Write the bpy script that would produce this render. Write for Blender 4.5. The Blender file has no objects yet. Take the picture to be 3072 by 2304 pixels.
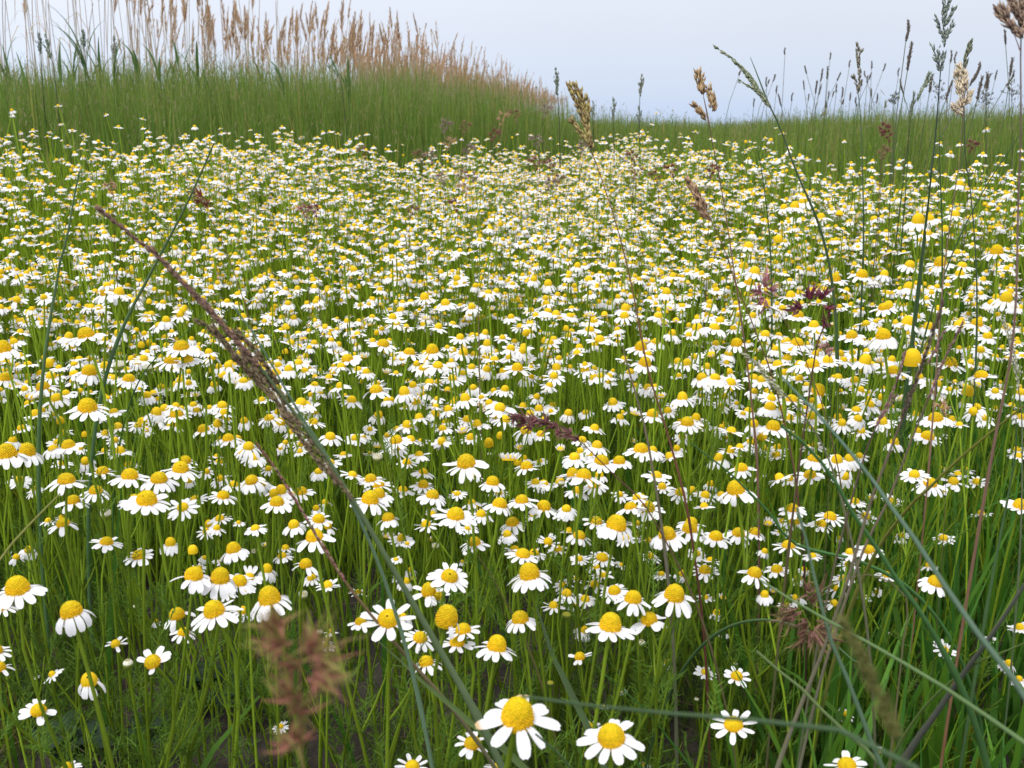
import bpy, math, random
import numpy as np
from mathutils import Vector, Matrix, noise as mnoise

random.seed(7)
rng = np.random.default_rng(11)
scene = bpy.context.scene
COL = scene.collection
rad = math.radians

# ------------------------------------------------------------------ camera
CAM_H = 0.43
FPX = 1005.0                      # focal length in pixels of a 1024 wide frame
PITCH = math.atan((384 - 120) / FPX)
cam_d = bpy.data.cameras.new('camera')
cam_d.sensor_width = 36.0
cam_d.lens = 36.0 * FPX / 1024.0
cam_d.clip_start = 0.01
cam_d.clip_end = 2000.0
cam_d.dof.use_dof = True
cam_d.dof.focus_distance = 0.75
cam_d.dof.aperture_fstop = 34.0
cam = bpy.data.objects.new('camera', cam_d)
COL.objects.link(cam)
cam.location = (0, 0, CAM_H)
cam.rotation_euler = (math.pi / 2 - PITCH, 0, 0)
scene.camera = cam

# ------------------------------------------------------------------ sky and sun
SUN_EL, SUN_AZ = rad(58), rad(215)
world = bpy.data.worlds.new('World')
scene.world = world
world.use_nodes = True
nt = world.node_tree
nt.nodes.clear()
w_out = nt.nodes.new('ShaderNodeOutputWorld')
w_bg = nt.nodes.new('ShaderNodeBackground')
w_sky = nt.nodes.new('ShaderNodeTexSky')
w_sky.sky_type = 'NISHITA'
w_sky.sun_disc = False
w_sky.sun_elevation = SUN_EL
w_sky.sun_rotation = SUN_AZ
w_geo = nt.nodes.new('ShaderNodeTexCoord')
w_sep = nt.nodes.new('ShaderNodeSeparateXYZ')
w_ramp = nt.nodes.new('ShaderNodeValToRGB')       # overcast cloud layer by elevation
el = w_ramp.color_ramp.elements
el[0].position, el[0].color = 0.0, (4.15, 5.05, 6.75, 1)
el[1].position, el[1].color = 1.0, (14.0, 14.0, 14.6, 1)
for p, c in ((0.03, (4.72, 5.4, 6.66, 1)), (0.075, (5.3, 5.7, 6.62, 1)), (0.13, (5.9, 6.15, 6.85, 1)), (0.4, (11, 11.0, 11.8, 1))):
    e = el.new(p)
    e.color = c
w_noise = nt.nodes.new('ShaderNodeTexNoise')
w_noise.inputs['Scale'].default_value = 2.2
w_noise.inputs['Detail'].default_value = 3.0
w_mul = nt.nodes.new('ShaderNodeMapRange')
w_mul.inputs['To Min'].default_value = 0.97
w_mul.inputs['To Max'].default_value = 1.13
w_vm = nt.nodes.new('ShaderNodeVectorMath')
w_vm.operation = 'SCALE'
w_mix = nt.nodes.new('ShaderNodeMix')
w_mix.data_type = 'RGBA'
w_mix.inputs['Factor'].default_value = 0.93
L = nt.links.new
L(w_geo.outputs['Generated'], w_sep.inputs[0])
L(w_geo.outputs['Generated'], w_noise.inputs['Vector'])
L(w_sep.outputs['Z'], w_ramp.inputs['Fac'])
# the cloud layer is a little thinner and brighter towards the left
w_left = nt.nodes.new('ShaderNodeMath')
w_left.operation = 'MULTIPLY_ADD'
w_left.inputs[1].default_value = -0.85
L(w_sep.outputs['X'], w_left.inputs[0])
L(w_noise.outputs['Fac'], w_left.inputs[2])
L(w_left.outputs[0], w_mul.inputs['Value'])
w_mul.inputs['From Min'].default_value = 0.2
w_mul.inputs['From Max'].default_value = 0.9
L(w_ramp.outputs['Color'], w_vm.inputs[0])
L(w_mul.outputs['Result'], w_vm.inputs['Scale'])
L(w_sky.outputs['Color'], w_mix.inputs['A'])
L(w_vm.outputs['Vector'], w_mix.inputs['B'])
L(w_mix.outputs['Result'], w_bg.inputs['Color'])
w_bg.inputs['Strength'].default_value = 0.1
L(w_bg.outputs['Background'], w_out.inputs['Surface'])

sun_d = bpy.data.lights.new('sun', 'SUN')
sun_d.energy = 1.4
sun_d.angle = rad(14)
sun_d.color = (1.0, 0.97, 0.92)
sun = bpy.data.objects.new('sun', sun_d)
COL.objects.link(sun)
sun.rotation_euler = (math.pi / 2 - SUN_EL, 0, math.pi - SUN_AZ)   # from behind the camera, a little left
vs = scene.view_settings
vs.view_transform = 'Standard'
vs.look = 'None'
vs.exposure = 0.5
vs.gamma = 1.0
scene.cycles.max_bounces = 8
scene.cycles.transmission_bounces = 6

# ------------------------------------------------------------------ geometry helpers
CP = np.array([0, 0, CAM_H])
CF = np.array([0, math.cos(PITCH), -math.sin(PITCH)])
CU = np.array([0, math.sin(PITCH), math.cos(PITCH)])
CX = np.array([1.0, 0, 0])
CROPS = {'TL': (0, 0), 'TC': (1024, 0), 'TR': (2048, 0), 'ML': (0, 768), 'MC': (1024, 768), 'MR': (2048, 768),
         'BL': (0, 1536), 'BC': (1024, 1536), 'BR': (2048, 1536)}


def uv(crop, x, y):
    if crop == 'D':
        return x / 2.16016, y / 2.16016
    ox, oy = CROPS[crop]
    return (ox + x / 2.16) / 3.0, (oy + y / 2.16) / 3.0


def unproj(u, v, t):
    return CP + t * (CF + CX * (u - 512) / FPX + CU * (384 - v) / FPX)


def proj(p):
    d = np.asarray(p) - CP
    t = d @ CF
    return 512 + FPX * (d @ CX) / t, 384 - FPX * (d @ CU) / t, t


def S(t):
    t = np.clip(t, 0, 1)
    return t * t * (3 - 2 * t)


def terrain(x, y):
    x = np.asarray(x, float)
    y = np.asarray(y, float)
    z = 0.05 * np.clip(y - 1.0, 0, 2.5)
    z = z + 0.135 * S((-x + 0.05) / 0.95) * S((y - 1.0) / 1.1)
    z = z + 0.095 * S((x - 0.1) / 0.7) * S((y - 1.0) / 0.9)
    z = z - 0.06 * S((y - 6) / 10) - 0.006 * np.clip(y - 6, 0, None)
    return z


def nrm(v):
    v = np.asarray(v, float)
    return v / (np.linalg.norm(v) + 1e-12)


def rotz(a):
    c, s = math.cos(a), math.sin(a)
    return np.array([[c, -s, 0], [s, c, 0], [0, 0, 1.0]])


def tiltm(direction):
    """rotation taking +Z to direction"""
    z = nrm(direction)
    a = np.array([1.0, 0, 0]) if abs(z[0]) < 0.9 else np.array([0, 1.0, 0])
    x = nrm(a - z * (a @ z))
    y = np.cross(z, x)
    return np.stack([x, y, z], 1)


class MB:
    """collects vertices and faces with a pigment colour per vertex; build() links ONE mesh object"""
    def __init__(self):
        self.v, self.c, self.q, self.qm, self.t, self.tm, self.n = [], [], [], [], [], [], 0

    def add(self, v, quads=None, tris=None, col=(1, 1, 1), mat=0):
        v = np.asarray(v, float).reshape(-1, 3)
        col = np.asarray(col, float)
        if col.ndim == 1:
            col = np.tile(col[:3], (len(v), 1))
        self.v.append(v)
        self.c.append(col)
        if quads is not None and len(quads):
            q = np.asarray(quads, int) + self.n
            self.q.append(q)
            self.qm.append(np.full(len(q), mat))
        if tris is not None and len(tris):
            t = np.asarray(tris, int) + self.n
            self.t.append(t)
            self.tm.append(np.full(len(t), mat))
        self.n += len(v)

    def arrays(self):
        v = np.concatenate(self.v)
        c = np.concatenate(self.c)
        q = np.concatenate(self.q) if self.q else np.zeros((0, 4), int)
        t = np.concatenate(self.t) if self.t else np.zeros((0, 3), int)
        qm = np.concatenate(self.qm) if self.q else np.zeros(0, int)
        tm = np.concatenate(self.tm) if self.t else np.zeros(0, int)
        return v, c, q, qm, t, tm

    def mesh(self, name, mats, smooth=True):
        v, c, q, qm, t, tm = self.arrays()
        me = bpy.data.meshes.new(name)
        nq, ntr = len(q), len(t)
        me.vertices.add(len(v))
        me.vertices.foreach_set('co', v.astype(np.float32).ravel())
        me.loops.add(nq * 4 + ntr * 3)
        me.loops.foreach_set('vertex_index', np.concatenate([q.ravel(), t.ravel()]).astype(np.int32))
        me.polygons.add(nq + ntr)
        starts = np.concatenate([np.arange(nq) * 4, nq * 4 + np.arange(ntr) * 3]).astype(np.int32)
        me.polygons.foreach_set('loop_start', starts)
        me.polygons.foreach_set('material_index', np.concatenate([qm, tm]).astype(np.int32))
        me.polygons.foreach_set('use_smooth', np.full(nq + ntr, smooth))
        for m in (mats if isinstance(mats, (list, tuple)) else [mats]):
            me.materials.append(m)
        me.update(calc_edges=True)
        at = me.attributes.new('pigment', 'FLOAT_COLOR', 'POINT')
        at.data.foreach_set('color', np.concatenate([c, np.ones((len(c), 1))], 1).astype(np.float32).ravel())
        return me

    def build(self, name, mats, parent=None, loc=None, smooth=True):
        o = bpy.data.objects.new(name, self.mesh(name, mats, smooth))
        COL.objects.link(o)
        if parent is not None:
            o.parent = parent
        if loc is not None:
            o.location = loc
        return o


def tag(o, label=None, cat=None, group=None, kind=None):
    if label:
        o['label'] = label
    if cat:
        o['category'] = cat
    if group:
        o['group'] = group
    if kind:
        o['kind'] = kind
    return o


def thing(name, loc, label=None, cat=None, group=None):
    o = bpy.data.objects.new(name, None)
    o.empty_display_size = 0.02
    COL.objects.link(o)
    o.location = loc
    return tag(o, label, cat, group)


def smooth_curve(P, n):
    """Catmull-Rom through P, n samples"""
    P = np.asarray(P, float)
    if len(P) == 2:
        return P[0] + (P[1] - P[0]) * np.linspace(0, 1, n)[:, None]
    ext = np.concatenate([[2 * P[0] - P[1]], P, [2 * P[-1] - P[-2]]])
    seg = np.linalg.norm(np.diff(P, axis=0), axis=1)
    cum = np.concatenate([[0], np.cumsum(seg)])
    out = []
    for s in np.linspace(0, cum[-1], n):
        i = min(int(np.searchsorted(cum, s, side='right')) - 1, len(P) - 2)
        u = (s - cum[i]) / max(seg[i], 1e-9)
        p0, p1, p2, p3 = ext[i:i + 4]
        out.append(0.5 * (2 * p1 + (p2 - p0) * u + (2 * p0 - 5 * p1 + 4 * p2 - p3) * u * u + (3 * p1 - p0 - 3 * p2 + p3) * u ** 3))
    return np.array(out)


def tube(mb, P, R, sides=5, col=(1, 1, 1), mat=0, cap=True):
    P = np.asarray(P, float)
    n = len(P)
    R = np.broadcast_to(np.asarray(R, float), (n,))
    T = np.gradient(P, axis=0)
    T /= np.linalg.norm(T, axis=1)[:, None] + 1e-12
    a = np.array([1.0, 0, 0]) if abs(T[0][0]) < 0.8 else np.array([0, 1.0, 0])
    X = a - T * (T @ a)[:, None]
    X /= np.linalg.norm(X, axis=1)[:, None] + 1e-12
    Y = np.cross(T, X)
    ang = np.arange(sides) * 2 * math.pi / sides
    V = P[:, None] + R[:, None, None] * (np.cos(ang)[None, :, None] * X[:, None] + np.sin(ang)[None, :, None] * Y[:, None])
    i = np.arange(n - 1)[:, None] * sides
    j = np.arange(sides)[None]
    k = (j + 1) % sides
    Q = np.stack([i + j, i + k, i + sides + k, i + sides + j], -1).reshape(-1, 4)
    col = np.asarray(col, float)
    if col.ndim == 2:
        col = np.repeat(col, sides, 0)
    mb.add(V.reshape(-1, 3), Q, None, col, mat)


def ribbon(mb, P, W, side, col, mat=0, fold=0.0):
    """flat blade along P; three columns so that it can be folded"""
    P = np.asarray(P, float)
    n = len(P)
    W = np.broadcast_to(np.asarray(W, float), (n,))
    T = np.gradient(P, axis=0)
    T /= np.linalg.norm(T, axis=1)[:, None] + 1e-12
    side = np.broadcast_to(np.asarray(side, float), (n, 3))
    X = side - T * np.sum(T * side, 1)[:, None]
    X /= np.linalg.norm(X, axis=1)[:, None] + 1e-12
    N = np.cross(T, X)
    V = np.stack([P - X * W[:, None] / 2, P - N * (W * fold)[:, None], P + X * W[:, None] / 2], 1)
    i = np.arange(n - 1)[:, None] * 3
    j = np.arange(2)[None]
    Q = np.stack([i + j, i + j + 1, i + 3 + j + 1, i + 3 + j], -1).reshape(-1, 4)
    col = np.asarray(col, float)
    if col.ndim == 2:
        col = np.repeat(col, 3, 0)
    mb.add(V.reshape(-1, 3), Q, None, col, mat)


def blades(mb, pos, h, w, leandir, lean, curve, col0, col1, seg=3, mat=0, facing=None):
    """many grass blades at once"""
    n = len(pos)
    t = np.linspace(0, 1, seg + 1)
    D = np.stack([np.cos(leandir), np.sin(leandir), np.zeros(n)], 1)
    F = leandir + math.pi / 2 + rng.normal(0, 0.7, n) if facing is None else facing
    X = np.stack([np.cos(F), np.sin(F), np.zeros(n)], 1)
    hh = h[:, None]
    horiz = hh * (lean[:, None] * t + curve[:, None] * t ** 2)
    vert = hh * (t - 0.45 * np.abs(curve[:, None]) * t ** 2.5)
    P = pos[:, None] + D[:, None] * horiz[..., None] + np.array([0, 0, 1.0]) * vert[..., None]
    prof = np.clip(1.0 - t ** 2.2, 0.06, 1) * np.clip(0.55 + 1.2 * t, 0, 1)
    W = w[:, None] * prof / 2
    V = np.stack([P - X[:, None] * W[..., None], P + X[:, None] * W[..., None]], 2)
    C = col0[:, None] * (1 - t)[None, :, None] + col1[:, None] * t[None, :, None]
    C = np.repeat(C[:, :, None], 2, 2)
    b = np.arange(n)[:, None] * (2 * (seg + 1)) + np.arange(seg)[None] * 2
    Q = np.stack([b, b + 1, b + 3, b + 2], -1).reshape(-1, 4)
    mb.add(V.reshape(-1, 3), Q, None, C.reshape(-1, 3), mat)
    return P[:, -1]


def stamp(mb, tpl, M, T, colmul=None, mats=None):
    """place one template (v, c, q, qm, t, tm) at many transforms M (n,3,3), T (n,3)"""
    v, c, q, qm, t, tm = tpl
    n = len(M)
    V = np.einsum('nij,vj->nvi', M, v) + T[:, None]
    C = np.broadcast_to(c[None], (n,) + c.shape)
    if colmul is not None:
        C = C * colmul[:, None]
    off = (np.arange(n) * len(v))[:, None, None]
    base = mb.n
    mb.v.append(V.reshape(-1, 3))
    mb.c.append(np.ascontiguousarray(C).reshape(-1, 3))
    if len(q):
        mb.q.append((q[None] + off).reshape(-1, 4) + base)
        mb.qm.append(np.tile(qm, n))
    if len(t):
        mb.t.append((t[None] + off).reshape(-1, 3) + base)
        mb.tm.append(np.tile(tm, n))
    mb.n += n * len(v)


# ------------------------------------------------------------------ materials
def new_mat(name):
    m = bpy.data.materials.new(name)
    m.use_nodes = True
    t = m.node_tree
    t.nodes.clear()
    return m, t


def pigment_mat(name, rough=0.5, transl=0.3, spec=0.35, noise_scale=180.0, noise_amt=0.25, bump=0.0, sat=1.0):
    """thin plant tissue: pigment attribute, mottled by noise, partly letting light through"""
    m, t = new_mat(name)
    N = t.nodes.new
    lk = t.links.new
    out = N('ShaderNodeOutputMaterial')
    at = N('ShaderNodeAttribute')
    at.attribute_name = 'pigment'
    tc = N('ShaderNodeTexCoord')
    nz = N('ShaderNodeTexNoise')
    nz.inputs['Scale'].default_value = noise_scale
    nz.inputs['Detail'].default_value = 2.0
    mr = N('ShaderNodeMapRange')
    mr.inputs['To Min'].default_value = 1 - noise_amt
    mr.inputs['To Max'].default_value = 1 + noise_amt
    vm = N('ShaderNodeVectorMath')
    vm.operation = 'SCALE'
    pr = N('ShaderNodeBsdfPrincipled')
    pr.inputs['Roughness'].default_value = rough
    pr.inputs['Specular IOR Level'].default_value = spec
    tr = N('ShaderNodeBsdfTranslucent')
    mx = N('ShaderNodeMixShader')
    mx.inputs[0].default_value = transl
    lk(tc.outputs['Object'], nz.inputs['Vector'])
    lk(nz.outputs['Fac'], mr.inputs['Value'])
    lk(at.outputs['Color'], vm.inputs[0])
    lk(mr.outputs['Result'], vm.inputs['Scale'])
    lk(vm.outputs['Vector'], pr.inputs['Base Color'])
    lk(vm.outputs['Vector'], tr.inputs['Color'])
    if bump:
        bp = N('ShaderNodeBump')
        bp.inputs['Strength'].default_value = bump
        bp.inputs['Distance'].default_value = 0.0004
        lk(nz.outputs['Fac'], bp.inputs['Height'])
        lk(bp.outputs['Normal'], pr.inputs['Normal'])
    lk(pr.outputs[0], mx.inputs[1])
    lk(tr.outputs[0], mx.inputs[2])
    lk(mx.outputs[0], out.inputs['Surface'])
    return m


M_PETAL = pigment_mat('petal white', 0.5, 0.3, 0.3, 900, 0.05, 0.15)
M_DISC = pigment_mat('disc yellow', 0.75, 0.06, 0.15, 1400, 0.22, 0.6)
M_STEM = pigment_mat('stem green', 0.55, 0.25, 0.18, 160, 0.18)
M_LEAF = pigment_mat('feathery leaf', 0.6, 0.35, 0.15, 120, 0.22)
M_GRASS = pigment_mat('grass blade', 0.5, 0.48, 0.2, 45, 0.22)
M_DRY = pigment_mat('dry grass', 0.7, 0.5, 0.15, 200, 0.25)
M_SEED = pigment_mat('seed head', 0.65, 0.15, 0.2, 500, 0.3)


def ground_mat():
    m, t = new_mat('meadow soil')
    N = t.nodes.new
    lk = t.links.new
    out = N('ShaderNodeOutputMaterial')
    tc = N('ShaderNodeTexCoord')
    n1 = N('ShaderNodeTexNoise')
    n1.inputs['Scale'].default_value = 14
    n1.inputs['Detail'].default_value = 8
    n2 = N('ShaderNodeTexNoise')
    n2.inputs['Scale'].default_value = 160
    n2.inputs['Detail'].default_value = 6
    cr = N('ShaderNodeValToRGB')
    e = cr.color_ramp.elements
    e[0].position, e[0].color = 0.3, (0.022, 0.018, 0.014, 1)
    e[1].position, e[1].color = 0.75, (0.085, 0.072, 0.06, 1)
    gm = N('ShaderNodeMix')
    gm.data_type = 'RGBA'
    gm.inputs['B'].default_value = (0.05, 0.075, 0.022, 1)
    sp = N('ShaderNodeSeparateXYZ')
    mr = N('ShaderNodeMapRange')
    mr.inputs['From Min'].default_value = 1.0
    mr.inputs['From Max'].default_value = 4.0
    bp = N('ShaderNodeBump')
    bp.inputs['Strength'].default_value = 0.8
    bp.inputs['Distance'].default_value = 0.006
    pr = N('ShaderNodeBsdfPrincipled')
    pr.inputs['Roughness'].default_value = 0.9
    pr.inputs['Specular IOR Level'].default_value = 0.15
    lk(tc.outputs['Object'], n1.inputs['Vector'])
    lk(tc.outputs['Object'], n2.inputs['Vector'])
    lk(tc.outputs['Object'], sp.inputs[0])
    lk(sp.outputs['Y'], mr.inputs['Value'])
    lk(n1.outputs['Fac'], cr.inputs['Fac'])
    lk(cr.outputs['Color'], gm.inputs['A'])
    lk(mr.outputs['Result'], gm.inputs['Factor'])
    lk(gm.outputs['Result'], pr.inputs['Base Color'])
    lk(n2.outputs['Fac'], bp.inputs['Height'])
    lk(bp.outputs['Normal'], pr.inputs['Normal'])
    lk(pr.outputs[0], out.inputs['Surface'])
    return m


# ------------------------------------------------------------------ ground
gx = 0.15 * np.sinh(np.linspace(-8.6, 8.6, 250))
gy = 0.5 + 0.15 * np.sinh(np.linspace(-3.2, 8.7, 230))
GX, GY = np.meshgrid(gx, gy)
GZ = terrain(GX, GY)
near = (np.abs(GX) < 3) & (GY < 4)
idx = np.argwhere(near)
for (a, b) in idx:
    p = Vector((GX[a, b] * 22, GY[a, b] * 22, 0))
    GZ[a, b] += 0.007 * mnoise.noise(p) + 0.004 * mnoise.noise(p * 3.1)
mb = MB()
ny, nx = GX.shape
ii = (np.arange(ny - 1)[:, None] * nx + np.arange(nx - 1)[None])
mb.add(np.stack([GX, GY, GZ], -1).reshape(-1, 3), np.stack([ii, ii + 1, ii + nx + 1, ii + nx], -1).reshape(-1, 4), None, (1, 1, 1))
tag(mb.build('ground', ground_mat()), kind='structure')


# ------------------------------------------------------------------ chamomile pieces
PS = np.array([0, .2, .45, .7, .9, 1.0])
PW = np.array([.42, .78, .98, 1.0, .78, .34])
WHITE = np.array([0.82, 0.82, 0.83])


def petal_geom(Lp, Wp, d0, d1, az, rr, z0, roll=0.0, lowres=False, notch=True):
    """one petal, attached at radius rr, height z0, azimuth az; d0, d1 = degrees below level at root and tip"""
    s = PS if not lowres else np.array([0, .35, .75, 1.0])
    w = np.interp(s, PS, PW) * Wp / 2
    ang = np.radians(d0 + (d1 - d0) * s)
    ds = np.diff(s) * Lp
    am = (ang[1:] + ang[:-1]) / 2
    r = rr + np.concatenate([[0], np.cumsum(ds * np.cos(am))])
    z = z0 - np.concatenate([[0], np.cumsum(ds * np.sin(am))])
    nc = 3 if not lowres else 2
    y = np.array([-1, 0, 1.0]) if nc == 3 else np.array([-1, 1.0])
    lift = np.array([0.10, -0.06, 0.10]) if nc == 3 else np.zeros(2)
    cr, sr = math.cos(roll), math.sin(roll)
    V = np.zeros((len(s), nc, 3))
    for k in range(nc):
        lat = y[k] * w
        up = lift[k] * w * 1.6
        V[:, k, 1] = lat * cr
        nx_, nz_ = np.sin(ang), np.cos(ang)
        o = up + lat * sr
        V[:, k, 0] = r + nx_ * o
        V[:, k, 2] = z + nz_ * o
    if nc == 3 and notch:
        V[-1, 1] -= (V[-1, 1] - V[-2, 1]) * 0.35
    i = np.arange(len(s) - 1)[:, None] * nc
    j = np.arange(nc - 1)[None]
    Q = np.stack([i + j, i + j + 1, i + nc + j + 1, i + nc + j], -1).reshape(-1, 4)
    V = V.reshape(-1, 3) @ rotz(az).T
    return V, Q


def dome_geom(mb, R, hgt, seg=14, rings=6, mat=0, col=(0.72, 0.46, 0.008), florets=0):
    """yellow dome of the flower, from a slightly tucked-in base to a rounded tip"""
    th = np.linspace(-0.28, math.pi / 2, rings)
    V = []
    cc = []
    c = np.array(col)
    for k, a in enumerate(th):
        r = R * max(math.cos(a), 0.0) ** 0.82 if k < rings - 1 else 0.02 * R
        z = hgt * math.sin(a)
        for s in range(seg):
            b = 2 * math.pi * s / seg
            V.append((r * math.cos(b), r * math.sin(b), z))
            cc.append(c)
    i = np.arange(rings - 1)[:, None] * seg
    j = np.arange(seg)[None]
    k = (j + 1) % seg
    Q = np.stack([i + j, i + k, i + seg + k, i + seg + j], -1).reshape(-1, 4)
    mb.add(V, Q, [((rings - 1) * seg + 0, (rings - 1) * seg + a, (rings - 1) * seg + a + 1) for a in range(1, seg - 1)], np.array(cc), mat)
    if florets:
        fr = R * 1.5 / math.sqrt(florets) * (0.8 + 0.25 * hgt / R)
        hexa = np.array([[math.cos(a), math.sin(a), 0] for a in np.arange(5) * 2 * math.pi / 5])
        Ms, Ts, Cs = [], [], []
        for f in range(florets):
            zz = 1.0 - 1.12 * (f + 0.5) / florets
            a = math.asin(max(-0.28, min(1, zz)))
            b = f * 2.399963
            r = R * max(math.cos(a), 0.0) ** 0.82
            p = np.array([r * math.cos(b), r * math.sin(b), hgt * math.sin(a)])
            n = nrm([math.cos(a) / R * math.cos(b), math.cos(a) / R * math.sin(b), math.sin(a) / hgt])
            Ms.append(tiltm(n) * fr * random.uniform(.65, 1.25))
            Ts.append(p)
            open_ = zz < 0.45
            Cs.append(np.array([1.08, .98, 1.0]) * random.uniform(.82, 1.15) if open_ else np.array([.93 - .12 * max(0, zz - .75) * 4, 1.0, 1.0]) * random.uniform(.85, 1.06))
        tv = np.concatenate([hexa * 0.95 - [0, 0, .25], hexa * 0.6 + [0, 0, .65]])
        tq = np.array([[a, (a + 1) % 5, 5 + (a + 1) % 5, 5 + a] for a in range(5)])
        tt = np.array([[5, 6, 7], [5, 7, 8], [5, 8, 9]])
        stamp(mb, (tv, np.tile(c, (10, 1)), tq, np.full(5, mat), tt, np.full(3, mat)), np.array(Ms), np.array(Ts), np.array(Cs))


def feather_template(seed, pairs=8, ell=1.0):
    """one finely divided chamomile leaf of unit length growing along +X, curling up"""
    r = random.Random(seed)
    m = MB()
    bend = r.uniform(0.1, 0.5)
    P = np.array([[s, 0, bend * s * s] for s in np.linspace(0, 1, 6)]) * ell
    g = np.array([0.088, 0.165, 0.018])
    ribbon(m, P, np.linspace(.035, .016, 6), (0, 1, 0.2), g)
    for k in range(pairs):
        s = 0.12 + 0.86 * k / pairs
        o = np.array([s, 0, bend * s * s])
        for sg in (-1, 1):
            Ls = r.uniform(.16, .3) * (1.1 - 0.5 * abs(s - .45))
            a = r.uniform(.6, 1.1)
            d = np.array([math.cos(a), sg * math.sin(a), r.uniform(-.1, .5)])
            e = o + nrm(d) * Ls
            mid = (o + e) / 2 + np.array([0, 0, .01])
            ribbon(m, [o, mid, e], [.024, .022, .01], (r.uniform(-.3, .3), .4, 1) if r.random() < .5 else (1, .3, 0), g * r.uniform(.85, 1.25))
            if r.random() < .65:
                e2 = mid + nrm(d + np.array([.8, -sg * .6, .25])) * Ls * .5
                ribbon(m, [mid, (mid + e2) / 2, e2], [.02, .018, .009], (0, .3, 1), g * r.uniform(.85, 1.25))
    return m.arrays()


FEATHERS = [feather_template(100 + k) for k in range(8)]


def put_feather(mb, origin, dirv, length, shade=1.0):
    x = nrm(dirv)
    y = nrm(np.cross((0, 0, 1.0), x) + 1e-6)
    z = np.cross(x, y)
    M = np.stack([x, y, z], 1) * length
    stamp(mb, random.choice(FEATHERS), M[None], np.asarray(origin)[None], np.full((1, 3), shade))


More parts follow.
